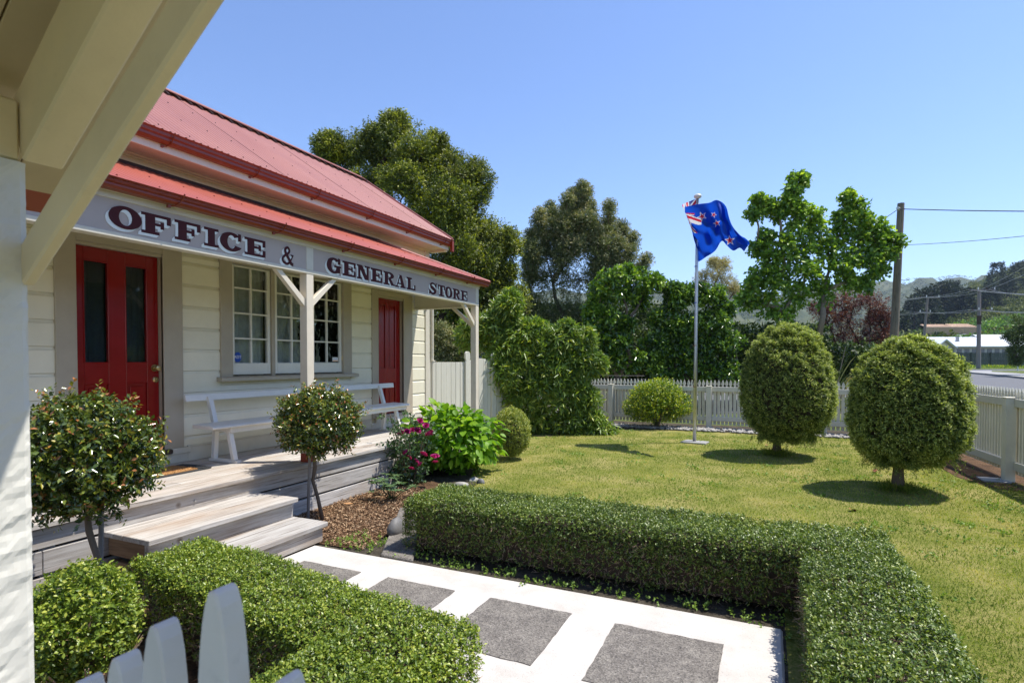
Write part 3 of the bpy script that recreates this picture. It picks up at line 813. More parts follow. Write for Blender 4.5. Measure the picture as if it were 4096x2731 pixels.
# ------------------------------------------------------------------ bench
bench = thing('bench', (-5.1, 5.4, DZ), 'long white slatted bench against the shop wall under the window', 'bench')
MB().prism([(-5.19, .912), (-4.93, .905), (-4.89, .895), (-4.885, .875), (-4.9, .868), (-5.19, .872)], lambda a, c, d: (a, d, c), 3.72, 7.0).build('seat', M['bench'], bench, bevel=.006)
MB().box(-4.955, -4.925, 3.95, 6.96, .815, .866).build('seat_rail', M['bench'], bench, bevel=.003)
MB().prism([(-5.30, 1.135), (-5.27, 1.130), (-5.285, 1.2), (-5.315, 1.2)], lambda a, c, d: (a, d, c), 3.72, 7.13).build('backrest', M['bench'], bench, bevel=.006)
for y in (3.97, 6.76):
    l = MB(); l.bar((-4.90, y, .535), (-4.975, y, .83), .045, .05, (0, 1, 0)); l.bar((-5.20, y, .535), (-5.17, y, .87), .045, .05, (0, 1, 0))
    l.bar((-5.17, y, .85), (-5.27, y, 1.17), .045, .05, (0, 1, 0)); l.bar((-5.20, y, .845), (-4.93, y, .845), .045, .05); l.box(-5.25, -4.84, y - .03, y + .03, DZ + .001, .537)
    l.build('leg', M['bench'], bench, bevel=.003)

# doormat
mat_ = thing('doormat', (-4.98, 3.25, DZ), 'coir doormat with black rubber border in front of the left red door', 'doormat')
mm = MB()
def rr(x0, x1, y0, y1, r, n=6):
    out = []
    for cx, cy, a in ((x1 - r, y1 - r, 0), (x0 + r, y1 - r, 90), (x0 + r, y0 + r, 180), (x1 - r, y0 + r, 270)):
        for k in range(n + 1):
            t = math.radians(a + 90 * k / n); out.append((cx + r * math.cos(t), cy + r * math.sin(t)))
    return out
mm.prism(rr(-5.26, -4.84, 2.85, 3.70, .07), lambda a, c, d: (a, c, d), DZ + .002, DZ + .012)
for k in range(26): mm.box(-5.24 + .0155 * k, -5.232 + .0155 * k, 3.58, 3.66, DZ + .012, DZ + .017)
mm.build('border', M['rubber'], mat_)
cm = MB().box(-5.22, -4.88, 2.93, 3.55, DZ + .0125, DZ + .02).build('coir_panel', M['coir'], mat_)
cf = MB()
for k in range(1500):
    x = random.uniform(-5.22, -4.88); y = random.uniform(2.93, 3.55); a = random.uniform(0, 6.3); l = .012
    z = DZ + .02; cf.quad((x, y, z), (x + .003, y + .002, z), (x + math.cos(a) * l, y + math.sin(a) * l, z + .008), (x + math.cos(a) * l - .002, y + math.sin(a) * l, z + .008))
cf.build('coir_fibres', M['coir'], mat_, kind='stuff', recalc=False)
# ------------------------------------------------------------------ foliage machinery
def unit(a):
    return a / np.maximum(np.linalg.norm(a, axis=1, keepdims=True), 1e-9)

def leaf_mesh(name, base, dirv, nrm, length, width, rnd, fold=.25, droop=.0):
    """one folded four-cornered leaf per row"""
    n = len(base)
    dirv = unit(dirv); side = unit(np.cross(dirv, nrm)); up = np.cross(side, dirv)
    length = np.broadcast_to(length, (n,))[:, None]; width = np.broadcast_to(width, (n,))[:, None]
    mid = base + dirv * length * .5
    v = np.empty((n, 4, 3))
    v[:, 0] = base
    v[:, 1] = mid + side * width * .5 + up * width * fold
    v[:, 2] = base + dirv * length - up * length * droop
    v[:, 3] = mid - side * width * .5 + up * width * fold
    me = bpy.data.meshes.new(name)
    me.vertices.add(4 * n); me.vertices.foreach_set('co', v.reshape(-1).astype(np.float32))
    idx = (np.arange(n)[:, None] * 4 + np.array([0, 1, 2, 0, 2, 3])[None]).reshape(-1)
    me.loops.add(6 * n); me.loops.foreach_set('vertex_index', idx.astype(np.int32))
    me.polygons.add(2 * n); me.polygons.foreach_set('loop_start', (np.arange(2 * n) * 3).astype(np.int32))
    try: me.polygons.foreach_set('loop_total', np.full(2 * n, 3, np.int32))
    except Exception: pass
    at_ = me.attributes.new('rnd', 'FLOAT', 'FACE'); at_.data.foreach_set('value', np.repeat(rnd, 2).astype(np.float32))
    me.update(calc_edges=True)
    return me

def sprigs(P, D, k, slen, ll, lw, spread=.9, rnd_mu=.5, rnd_sd=.22, tipbright=.25, hang=0.0, upn=.35, tips=None):
    """k leaves along each sprig that starts at P and runs along D"""
    n = len(P); D = unit(D)
    t = np.tile(np.linspace(.1, 1, k)[None], (n, 1))
    Pp = np.repeat(P, k, 0); Dd = np.repeat(D, k, 0); tt = t.reshape(-1)
    sl = np.repeat(np.broadcast_to(slen, (n,)), k)
    pos = Pp + Dd * (tt * sl)[:, None]
    pos[:, 2] -= hang * (tt ** 2) * sl
    R = unit(rng.normal(size=(n * k, 3)))
    perp = unit(R - Dd * (R * Dd).sum(1)[:, None])
    dv = Dd * (1 - spread * .55) + perp * spread
    dv[:, 2] -= hang * .6
    nr = unit(rng.normal(size=(n * k, 3)) * .7 + np.array([0, 0, upn]) + Dd * .4)
    L = ll * rng.uniform(.7, 1.25, n * k); W = lw * rng.uniform(.75, 1.2, n * k)
    base = np.repeat(rng.normal(rnd_mu, rnd_sd * .6, n), k)
    rnd = np.clip(base + rng.normal(0, rnd_sd, n * k) + (tt - .6) * tipbright, 0, 1)
    return pos, dv, nr, L, W, rnd

def put_leaves(name, parent, mat, parts, fold=.2, droop=.05, kind='stuff'):
    a = [np.concatenate([p[i] for p in parts]) for i in range(6)]
    me = leaf_mesh(name, a[0], a[1], a[2], a[3], a[4], a[5], fold, droop)
    me.materials.append(mat)
    return link(name, me, parent, kind=kind)

def wobble(P, s=1.0, seed=0.0):
    return (np.sin(P[:, 0] * 3.1 * s + seed) * np.sin(P[:, 1] * 2.7 * s + seed * 1.7 + 1) + .6 * np.sin(P[:, 2] * 5.3 * s + P[:, 0] * 4.1 * s + seed * .7) + .5 * np.sin(P[:, 1] * 7.9 * s + seed * 2.1))

# palettes (dark, mid, light, tip)
F = {}
F['hedge'] = foliage_mat('box_leaf', [(.0, (.022, .045, .010)), (.4, (.062, .105, .018)), (.7, (.12, .17, .03)), (1, (.21, .25, .055))], .38, .22, .5, patch=((.36, .30, .035), 1.15, .64, .55))
F['hedge2'] = foliage_mat('box_leaf_bright', [(.0, (.03, .06, .010)), (.4, (.085, .14, .018)), (.7, (.16, .22, .03)), (1, (.26, .29, .05))], .38, .25, .5, patch=((.36, .27, .03), 1.3, .66, .6))
F['lilly'] = foliage_mat('glossy_shrub_leaf', [(.0, (.022, .04, .010)), (.5, (.06, .095, .018)), (.78, (.12, .15, .02)), (.93, (.24, .21, .03)), (1, (.26, .11, .04))], .18, .15, .7)
F['topiary'] = foliage_mat('feathery_topiary_leaf', [(.0, (.025, .05, .012)), (.35, (.085, .125, .028)), (.65, (.20, .25, .065)), (1, (.42, .44, .16))], .5, .3, .3)
F['boxball'] = foliage_mat('small_box_leaf', [(.0, (.05, .09, .014)), (.5, (.15, .20, .03)), (.8, (.26, .29, .05)), (1, (.36, .35, .07))], .4, .22)
F['hyd'] = foliage_mat('hydrangea_leaf', [(0, (.05, .13, .010)), (.5, (.10, .21, .014)), (1, (.18, .29, .025))], .5, .4, .3)
F['rose'] = foliage_mat('rose_leaf', [(0, (.02, .05, .02)), (.5, (.045, .09, .04)), (1, (.08, .13, .06))], .35, .2)
F['peach'] = foliage_mat('peach_leaf', [(0, (.035, .07, .014)), (.5, (.085, .15, .028)), (.85, (.15, .22, .04)), (1, (.26, .30, .05))], .4, .3)
F['gold'] = foliage_mat('golden_shrub_leaf', [(0, (.03, .08, .01)), (.4, (.08, .15, .013)), (.72, (.20, .26, .02)), (1, (.42, .42, .03))], .4, .35)
F['big'] = foliage_mat('big_tree_leaf', [(0, (.012, .022, .006)), (.4, (.038, .060, .011)), (.7, (.095, .125, .016)), (1, (.26, .28, .025))], .5, .25, .35, patch=((.07, .09, .04), .5, .5, .5))
F['kanuka'] = foliage_mat('grey_green_leaf', [(0, (.025, .038, .016)), (.45, (.075, .10, .042)), (.75, (.16, .18, .085)), (1, (.27, .24, .14))], .55, .2, .3)
F['broad'] = foliage_mat('broad_glossy_leaf', [(0, (.012, .03, .008)), (.4, (.035, .08, .014)), (.7, (.10, .19, .024)), (1, (.24, .34, .04))], .22, .25, .7)
F['olive'] = foliage_mat('olive_leaf', [(0, (.10, .10, .04)), (.5, (.24, .22, .11)), (1, (.40, .37, .22))], .6, .25, .3)
F['maple'] = foliage_mat('light_tree_leaf', [(0, (.03, .07, .016)), (.4, (.075, .15, .03)), (.75, (.15, .25, .035)), (1, (.27, .36, .05))], .4, .35, .4)
F['purple'] = foliage_mat('purple_leaf', [(0, (.018, .008, .010)), (.5, (.055, .020, .022)), (.85, (.12, .045, .035)), (1, (.2, .07, .04))], .45, .3, .4)
F['flax'] = foliage_mat('flax_leaf', [(0, (.05, .07, .02)), (.6, (.12, .14, .04)), (1, (.24, .22, .07))], .35, .25, .5)
F['under'] = foliage_mat('undergrowth_leaf', [(0, (.012, .024, .008)), (.6, (.035, .06, .014)), (1, (.09, .13, .03))], .5, .2, .3)
F['grass'] = foliage_mat('grass_blade', [(0, (.065, .11, .014)), (.4, (.13, .18, .026)), (.72, (.23, .25, .05)), (1, (.38, .33, .14))], .6, .35, .2)
F['weed'] = foliage_mat('lawn_weed', [(0, (.08, .15, .02)), (1, (.17, .26, .05))], .5, .3)
F['far'] = foliage_mat('far_bush', [(0, (.014, .024, .010)), (.4, (.045, .065, .020)), (.7, (.10, .12, .035)), (1, (.20, .20, .07))], .7, .15, .2)
F['pine'] = foliage_mat('pine_needles', [(0, (.010, .018, .012)), (.6, (.022, .036, .02)), (1, (.045, .06, .03))], .7, .1, .2)
F['petal'] = foliage_mat('magenta_petal', [(0, (.15, .006, .06)), (.6, (.30, .015, .15)), (1, (.48, .07, .30))], .6, .3, .2)

# ------------------------------------------------------------------ clipped box hedges
def hedge(name, boxes, zt, label, mat, dens, seed, ztwig=.24, cat='hedge', leaf=.0155, shear=0, sx0=0):
    cx = sum((b[0] + b[1]) / 2 for b in boxes) / len(boxes); cy = sum((b[2] + b[3]) / 2 for b in boxes) / len(boxes)
    h = thing(name, (cx, cy, 0), label, cat)
    core = MB()
    for i, b in enumerate(boxes): core.box(b[0] + .07, b[1] - .07, b[2] + .07, b[3] - .07, .03 + i * .002, zt - .07 - i * .003)
    core.v = [(a, b + (sx0 - a) * shear, c) for a, b, c in core.v]
    core.build('inner_branches', M['barkdark'], h)
    P = []; D = []; TW = []
    for b in boxes:
        x0, x1, y0, y1 = b
        faces = [('t', (x1 - x0) * (y1 - y0)), ('x0', (y1 - y0) * zt), ('x1', (y1 - y0) * zt), ('y0', (x1 - x0) * zt), ('y1', (x1 - x0) * zt)]
        for f, ar in faces:
            n = int(ar * dens / 6)
            u = rng.uniform(0, 1, n); w = rng.uniform(0, 1, n)
            if f == 't': p = np.stack([x0 + u * (x1 - x0), y0 + w * (y1 - y0), np.full(n, zt)], 1); d = np.array([0, 0, 1.])
            elif f == 'x0': p = np.stack([np.full(n, x0), y0 + u * (y1 - y0), w * zt], 1); d = np.array([-1, 0, .2])
            elif f == 'x1': p = np.stack([np.full(n, x1), y0 + u * (y1 - y0), w * zt], 1); d = np.array([1, 0, .2])
            elif f == 'y0': p = np.stack([x0 + u * (x1 - x0), np.full(n, y0), w * zt], 1); d = np.array([0, -1, .2])
            else: p = np.stack([x0 + u * (x1 - x0), np.full(n, y1), w * zt], 1); d = np.array([0, 1, .2])
            if f != 't':
                zz = p[:, 2]; keep = (zz > .04) & (rng.uniform(0, 1, n) < np.clip(.34 + (zz - ztwig * .55) / ztwig * .95 + .28 * wobble(p, 2.5, seed), .28, 1))
                twn = int(ar * 1500); tu = rng.uniform(0, 1, twn); tz = rng.uniform(.02, zt * .8, twn)
                if f[0] == 'x': tp = np.stack([np.full(twn, x0 if f == 'x0' else x1), y0 + tu * (y1 - y0), tz], 1)
                else: tp = np.stack([x0 + tu * (x1 - x0), np.full(twn, y0 if f == 'y0' else y1), tz], 1)
                TW.append((tp - np.array(d) * .025, np.tile(d, (twn, 1))))
                p = p[keep]; n = len(p)
            wob = wobble(p, 1.6, seed) * .012 + wobble(p, 5, seed) * .006
            # round the shoulders
            ex = np.minimum.reduce([p[:, 0] - x0, x1 - p[:, 0], p[:, 1] - y0, y1 - p[:, 1]]) if f == 't' else zt - p[:, 2]
            rd = np.clip(1 - ex / .07, 0, 1) ** 2 * .028
            p = p + d * (wob - rd)[:, None] * 1.0
            p = p - d * rng.uniform(0, .035, n)[:, None]
            ins = np.zeros(n, bool)
            for b2 in boxes:
                if b2 is b: continue
                ins |= (p[:, 0] > b2[0] + .03) & (p[:, 0] < b2[1] - .03) & (p[:, 1] > b2[2] + .03) & (p[:, 1] < b2[3] - .03) & (p[:, 2] < zt - .03)
            p = p[~ins]
            P.append(p); D.append(np.tile(d, (len(p), 1)) + rng.normal(0, .55, (len(p), 3)))
    P = np.concatenate(P); D = np.concatenate(D)
    P[:, 1] += (sx0 - P[:, 0]) * shear
    put_leaves('hedge_foliage', h, mat, [sprigs(P, D, 6, .034, leaf, leaf * .62, .9, .48, .2, .3, upn=1.1)], .2)
    tp = np.concatenate([t[0] for t in TW]); td = np.concatenate([t[1] for t in TW]); tp[:, 1] += (sx0 - tp[:, 0]) * shear
    R = rng.normal(size=tp.shape); R[:, 2] += .5
    dd = unit(td * .35 + R)
    me = leaf_mesh('hedge_twigs', tp + unit(td) * .022, dd, unit(rng.normal(size=tp.shape)), rng.uniform(.02, .075, len(tp)), .0028, rng.uniform(0, 1, len(tp)), 0)
    me.materials.append(M['twig']); link('hedge_twigs', me, h, kind='stuff')
    return h
hedge('box_hedge', [(-2.66, .70, 3.72, 4.33), (.19, .70, -1.0, 3.75)], .42, 'long L-shaped clipped box hedge on the lawn side of the white path', F['hedge'], 30000, 1.3)
hedge('box_hedge', [(-3.28, -1.12, 1.62, 2.09), (-1.63, -1.12, .80, 1.66)], .42, 'L-shaped clipped box hedge between the bark bed and the path, yellow patch on top', F['hedge2'], 34000, 4.1, shear=.16, sx0=-1.12, ztwig=.38)

# ------------------------------------------------------------------ shrubs
def ball(center, r, n, ll, lw, k=5, slen=.06, seed=1.0, amp=.05, inner=.25, cut=None, **kw):
    c = np.array(center); r = np.broadcast_to(np.array(r, float), (3,))
    d = unit(rng.normal(size=(n, 3)))
    rad = 1 + wobble(d * 2.2, 1, seed) * amp
    depth = np.where(rng.uniform(0, 1, n) < inner, rng.uniform(.45, .85, n), rng.uniform(.88, 1.0, n))
    P = c + d * r * (rad * depth)[:, None]
    if cut is not None:
        k_ = P[:, 2] > cut; P = P[k_]; d = d[k_]
    return sprigs(P, d + rng.normal(0, .45, d.shape) + np.array([0, 0, .2]), k, slen, ll, lw, **kw)

def standard_shrub(base, ctr, r, label, trunkpts, seed):
    t = thing('standard_shrub', base, label, 'shrub', 'glossy lollipop shrubs beside the steps')
    parts = [ball(ctr, r, 2300, .036, .019, 6, .07, seed, .16, .35, spread=.9, rnd_mu=.42, rnd_sd=.24, tipbright=.45, hang=.1)]
    ns = 130; dd = unit(rng.normal(size=(ns, 3)) + np.array([0, 0, .35])); Pn = np.array(ctr) + dd * np.array(r) * rng.uniform(.9, 1.12, ns)[:, None]
    parts.append(sprigs(Pn, dd + rng.normal(0, .3, dd.shape) + np.array([0, 0, .5]), 10, rng.uniform(.08, .16, ns), .032, .016, .85, .6, .2, .6))
    put_leaves('crown', t, F['lilly'], parts, .22)
    MB().tube(trunkpts, [.020, .018, .017, .019, .016, .014], 8).build('trunk', M['bark'], t, smooth=True)
    bm3 = MB(); top = Vector(trunkpts[-1])
    for i in range(9):
        a = random.uniform(0, 6.28); e = Vector(ctr) + Vector((math.cos(a) * r[0] * .7, math.sin(a) * r[1] * .7, random.uniform(-.1, .2)))
        bm3.tube([top, (top + e) / 2 + Vector((0, 0, -.03)), e], [.009, .006, .003], 5)
    bm3.build('branches', M['bark'], t)
    return t
standard_shrub((-3.6, 1.9, 0), (-3.58, 1.9, .985), (.30, .30, .285), 'large lollipop shrub with crooked trunk in front of the left red door',
               [(-3.54, 1.92, 0), (-3.56, 1.92, .25), (-3.50, 1.92, .40), (-3.58, 1.92, .55), (-3.60, 1.92, .68), (-3.57, 1.9, .85)], 2.2)
standard_shrub((-3.88, 4.13, 0), (-3.93, 4.13, .955), (.335, .33, .26), 'smaller lollipop shrub with a thin crooked trunk, in the bark bed right of the steps',
               [(-3.90, 4.13, 0), (-3.96, 4.13, .22), (-4.01, 4.12, .38), (-3.98, 4.12, .52), (-4.0, 4.12, .62), (-3.95, 4.13, .8)], 3.4)
for (x, y, l) in ((-3.62, 1.99, 'grey stake tied beside the left lollipop shrub'), (-4.02, 4.06, 'grey stake tied beside the smaller lollipop shrub in the bark bed')):
    tag(MB().tube([(x, y, -.02), (x + .03, y + .01, .86)], .014, 7).build('garden_stake', M['greypole']), l, 'stake', 'stakes beside the lollipop shrubs')

t = thing('round_shrub', (-2.72, 1.45, 0), 'round clipped box shrub at the lower left beside the picket gate', 'shrub')
put_leaves('foliage', t, F['hedge2'], [ball((-2.78, 1.45, .37), (.195, .20, .225), 2400, .021, .013, 6, .05, 1.1, .07, .3, cut=.04, rnd_mu=.5, tipbright=.4)])
MB().tube([(-2.72, 1.45, 0), (-2.71, 1.46, .2), (-2.72, 1.45, .42)], [.02, .018, .01], 7).build('stem', M['bark'], t)
tw = MB()
for i in range(26):
    a = random.uniform(0, 6.28); tw.tube([(-2.72, 1.45, .0), (-2.72 + .10 * math.cos(a), 1.45 + .10 * math.sin(a), .12), (-2.72 + .20 * math.cos(a), 1.45 + .20 * math.sin(a), .27)], [.008, .005, .002], 4)
tw.build('twigs', M['twig'], t, kind='stuff')

t = thing('round_shrub', (-3.62, 8.02, 0), 'round clipped box ball behind the hydrangea at the lawn edge', 'shrub')
put_leaves('foliage', t, F['boxball'], [ball((-3.65, 7.95, .43), (.28, .28, .37), 4200, .020, .012, 5, .035, 5.2, .02, .2, cut=.03, rnd_mu=.55, upn=1.0)])
MB().box(-3.80, -3.50, 7.8, 8.1, .05, .60).build('inner_branches', M['barkdark'], t, bevel=.12)

# hydrangea with big separate leaves
hyd = thing('hydrangea', (-4.0, 6.75, 0), 'bright green large-leaved hydrangea bush at the end of the deck', 'shrub')
def big_leaf_mesh(name, L, W, mat, nx=6, fold=.18, droop=.25):
    m = MB()
    for i in range(nx + 1):
        t_ = i / nx; w = W * .5 * math.sin(math.pi * min(1, t_ * .92 + .06)) ** .8 * (1.12 - .35 * t_)
        if i == nx: w = 0.001
        z = -droop * L * t_ ** 2
        ser = 1 + .05 * (i % 2)
        m.v += [(L * t_, -w * ser, z + fold * w), (L * t_, 0, z), (L * t_, w * ser, z + fold * w)]
    for i in range(nx):
        for j in (0, 1):
            a = i * 3 + j; m.f.append((a, a + 3, a + 4, a + 1)); m.m.append(0)
    me = m.mesh(name, mat, smooth=True, recalc=False)
    at2 = me.attributes.new('rnd', 'FLOAT', 'FACE'); at2.data.foreach_set('value', [random.random() if 0 else .5] * len(me.polygons))
    return me
def scatter_big(parent, name, me_list, pts, dirs, scale, up=1.1):
    for i, (p, d) in enumerate(zip(pts, dirs)):
        d = Vector(d).normalized(); nrm = Vector((random.gauss(0, .35), random.gauss(0, .35), 1)) + d * up
        side = d.cross(nrm).normalized(); nn = side.cross(d)
        mt = Matrix((d, -side, nn)).transposed()
        o = link(name, me_list[i % len(me_list)], parent, loc=p, rot=mt.to_euler())
        s = scale * random.uniform(.7, 1.2); o.scale = (s, s, s)
def leaf_variants(name, L, W, mat, vals, **k):
    out = []
    for v in vals:
        me = big_leaf_mesh(name, L, W, mat, **k); me.attributes['rnd'].data.foreach_set('value', [v] * len(me.polygons)); out.append(me)
    return out
hl = leaf_variants('hydrangea_leaf', .135, .085, F['hyd'], (.1, .35, .55, .75, .95), droop=.22)
c = np.array([-3.98, 6.72, .42]); d = unit(rng.normal(size=(2600, 3))); d = d[(d[:, 2] > -.45)]
keep = (d @ np.array([FW.x, FW.y, 0])) < .35; d = d[keep][:300]
P = c + d * np.array([.64, .60, .52]) * (rng.uniform(.80, 1.0, len(d)) * (1 + .09 * wobble(d * 2.5, 1, 2)))[:, None]
P[:, 2] = np.maximum(P[:, 2], .06)
scatter_big(hyd, 'leaf', hl, P, d * .8 + np.array([0, 0, -.35]) + rng.normal(0, .35, d.shape), 1.0)
d2 = unit(rng.normal(size=(1500, 3))); P2 = c + d2 * np.array([.64, .60, .50]) * rng.uniform(.5, .93, len(d2))[:, None]; P2 = P2[P2[:, 2] > .04]; d2 = d2[:len(P2)]
me = leaf_mesh('inner_leaves', P2, unit(rng.normal(size=P2.shape) + np.array([0, 0, .2])), unit(rng.normal(size=P2.shape) * .5 + np.array([0, 0, 1])), .12, .08, rng.uniform(0, .8, len(P2)), .1, .15); me.materials.append(F['hyd'])
link('inner_leaves', me, hyd, kind='stuff')
st_ = MB()
for i in range(16):
    a = random.uniform(0, 6.28); st_.tube([(-3.98 + .08 * math.cos(a), 6.72 + .08 * math.sin(a), 0), (-3.98 + .3 * math.cos(a), 6.72 + .3 * math.sin(a), .5), (-3.98 + .4 * math.cos(a), 6.72 + .4 * math.sin(a), .7)], [.01, .008, .005], 5)
st_.build('stems', M['bark'], hyd)

# magenta rose bush
rose = thing('rose_bush', (-4.1, 5.75, 0), 'rose bush with magenta double flowers beside the deck', 'shrub')
rb = MB(); canes = []
for i in range(13):
    a = random.uniform(0, 6.28); h_ = random.uniform(.45, .95); e = Vector((-4.05 + .30 * math.cos(a), 5.78 + .26 * math.sin(a), h_)); b0 = Vector((-4.05 + .04 * math.cos(a), 5.78 + .04 * math.sin(a), 0))
    rb.tube([b0, b0.lerp(e, .5) + Vector((0, 0, .08)), e], [.008, .006, .004], 5); canes.append((b0, e))
rb.build('canes', M['bark'], rose)
P = []; D = []
for b0, e in canes:
    for k in range(24):
        t_ = random.uniform(.06, 1.0); q = b0.lerp(e, t_); P.append((q.x + random.gauss(0, .05), q.y + random.gauss(0, .05), q.z + random.gauss(0, .04))); D.append((random.gauss(0, 1), random.gauss(0, 1), random.gauss(.2, .5)))
put_leaves('foliage', rose, F['rose'], [sprigs(np.array(P), np.array(D), 7, .09, .045, .030, .85, .5, .25, .1)], .12)
def rose_flower(name):
    B = []; Dv = []; Nn = []; L = []; W = []
    for ringi, (n, el, ln) in enumerate(((7, .15, .036), (7, .5, .033), (7, .85, .028), (6, 1.15, .022), (5, 1.4, .016))):
        for k in range(n):
            a = 2 * math.pi * (k + ringi * .43) / n
            B.append((0, 0, 0)); Dv.append((math.cos(a) * math.cos(el), math.sin(a) * math.cos(el), math.sin(el))); Nn.append((-math.cos(a) * math.sin(el), -math.sin(a) * math.sin(el), math.cos(el))); L.append(ln); W.append(ln * 1.15)
    me = leaf_mesh(name, np.array(B), np.array(Dv), np.array(Nn), np.array(L), np.array(W), rng.uniform(0, 1, len(B)), .18, -.25)
    me.materials.append(F['petal']); return me
fm = rose_flower('rose_flower')
fl_px = [(964, 968), (934, 992), (948, 988), (958, 990), (985, 998), (991, 996), (938, 1052), (945, 1078), (966, 1068), (995, 1050), (1001, 1050), (955, 1060), (1000, 1063), (934, 1040), (978, 978), (920, 996), (972, 1045)]
for i, (u, v) in enumerate(fl_px):
    p = at(u, v, 6.75 + random.uniform(-.12, .12))
    o = link('rose_flower', fm, rose, loc=p, rot=(random.uniform(.2, .9), random.uniform(-.6, .6), random.uniform(0, 6))); s = random.uniform(1.2, 1.7); o.scale = (s, s, s)

# lupin-like plant with palmate leaves in the bark bed
lup = thing('garden_plant', (-3.75, 5.05, 0), 'low palmate-leaved green plant in the bark bed by the deck', 'plant')
lm = leaf_variants('lupin_leaf', .085, .022, F['rose'], (.5, .8, 1.0), droop=.12, nx=4)
for i in range(22):
    a = random.uniform(0, 6.28); r_ = random.uniform(.03, .26); q = Vector((-3.78 + r_ * math.cos(a) * 1.1, 5.05 + r_ * math.sin(a), random.uniform(.1, .26)))
    MB().tube([(-3.78, 5.05, 0), ((q.x - 3.78) / 2, (q.y + 5.05) / 2, q.z * .6), q], .003, 4).build('stalk', F['rose'], lup)
    ptl = []; dr = []
    for k in range(8):
        b_ = k * .785 + a; ptl.append(q); dr.append((math.cos(b_), math.sin(b_), random.uniform(0, .35)))
    scatter_big(lup, 'leaf', lm, ptl, dr, 1.0)

# river stones and fallen leaves
def stone(p, r, label, mat, grp):
    m = MB(); n1, n2 = 7, 10
    for i in range(n1 + 1):
        th = math.pi * i / n1
        for k in range(n2):
            ph = 2 * math.pi * k / n2; rr_ = 1 + .16 * math.sin(ph * 2 + p[0] * 9) + .10 * math.cos(th * 3 + p[1] * 5) + .06 * math.sin(ph * 5 + th * 4)
            m.v.append((p[0] + r[0] * rr_ * math.sin(th) * math.cos(ph), p[1] + r[1] * rr_ * math.sin(th) * math.sin(ph), p[2] + r[2] * math.cos(th)))
    for i in range(n1):
        for k in range(n2):
            a = i * n2 + k; b_ = i * n2 + (k + 1) % n2; m.f.append((a, b_, b_ + n2, a + n2)); m.m.append(0)
    o = m.build('stone', mat, smooth=True); tag(o, label, 'stone', grp); return o
g_ = 'grey river stones edging the bed'
stone((-2.98, 4.05, .06), (.07, .09, .10), 'smooth grey boulder against the end of the long hedge', M['stone'], g_)
stone((-2.92, 4.22, .05), (.07, .08, .07), 'second grey boulder tucked behind the one at the hedge end', M['stone'], g_)
stone((-3.45, 6.02, .0), (.10, .07, .045), 'flat pale stone under the hydrangea beside the hedge', M['palestone'], g_)
stone((-3.45, 6.35, .0), (.06, .08, .04), 'small pale stone at the lawn edge under the hydrangea', M['palestone'], g_)
stone((-3.29, 6.24, .01), (.05, .05, .05), 'grey pebble between the two pale stones under the hydrangea', M['stone'], g_)
stone((2.28, 10.55, .07), (.13, .16, .10), 'large grey rock beside the street fence behind the right ball tree', M['palestone'], g_)
# pale pebbles heaped along the back fence (nobody could count them)
pb = MB()
for i in range(900):
    x = random.uniform(-3.9, 2.2); y = 13.05 + random.uniform(-.28, .3); r_ = random.uniform(.02, .06)
    n0 = len(pb.v)
    for dx, dy, dz in ((1, 0, 0), (0, 1, 0), (-1, 0, 0), (0, -1, 0), (0, 0, .8), (0, 0, -.5)):
        pb.v.append((x + dx * r_ * random.uniform(.8, 1.3), y + dy * r_, .02 + dz * r_))
    for a, b_ in ((0, 1), (1, 2), (2, 3), (3, 0)): pb.f.append((n0 + a, n0 + b_, n0 + 4)); pb.f.append((n0 + b_, n0 + a, n0 + 5)); pb.m += [0, 0]
tag(pb.build('pebbles', M['palestone'], smooth=True, kind='stuff'), 'pale pebbles heaped along the foot of the back fence', 'pebbles')
M['deadleaf'] = simple('dead_leaf', (.42, .22, .09), .7); M['deadleaf2'] = simple('dead_leaf_red', (.30, .09, .04), .7)
dl = big_leaf_mesh('dead_leaf', .10, .05, M['deadleaf'], droop=-.2); dl2 = big_leaf_mesh('dead_leaf', .09, .05, M['deadleaf2'], droop=.3)
for u, v, z, me_, l in ((790, 1155, .03, dl, 'curled yellow leaf on the bark by the deck board'), (1952, 1168, .03, dl2, 'reddish brown leaf lying on the lawn in front of the right ball tree'), (1670, 990, .03, dl2, 'orange leaf at the garden edge right of the golden shrub'), (1760, 1022, .03, dl2, 'small dry leaf on the grass right of the left ball tree'), (1984, 1060, .03, dl, 'pale leaf on the grass between the two ball trees'), (2010, 1078, .03, dl2, 'dark curled leaf left of the right ball tree trunk')):
    p = on_ground(u, v, z); o = link('fallen_leaf', me_, loc=p, rot=(random.uniform(-.3, .3), random.uniform(-.3, .3), random.uniform(0, 6))); tag(o, l, 'leaf', 'dead leaves scattered on the ground')
    if 'bark' not in l: o.scale = (1.2, 1.2, 1.2)

# bark chips
def chips(name, polyfn, n, label):
    P = []
    while len(P) < n:
        q = polyfn()
        if q is not None: P.append(q)
    P = np.array(P); nn = len(P)
    P[:, 2] += rng.uniform(.004, .02, nn)
    me = leaf_mesh(name, P, unit(rng.normal(size=(nn, 3)) * np.array([1, 1, .3])), unit(rng.normal(size=(nn, 3)) * .5 + np.array([0, 0, 1])), rng.uniform(.015, .045, nn), rng.uniform(.006, .014, nn), rng.uniform(0, 1, nn), .1)
    me.materials.append(F['chip']); return tag(link(name, me, kind='stuff'), label, 'bark chips')
F['chip'] = foliage_mat('bark_chip', [(0, (.035, .02, .013)), (.35, (.10, .058, .034)), (.7, (.20, .13, .08)), (1, (.34, .26, .18))], .8, .0, .2)
def bed1():
    x = random.uniform(-4.23, -2.95); y = random.uniform(3.62, 5.6)
    if x > -3.2 + .3 - (y - 3.6) * .42: return None
    if -3.0 < x and y < 4: return None
    return (x, y, .003)
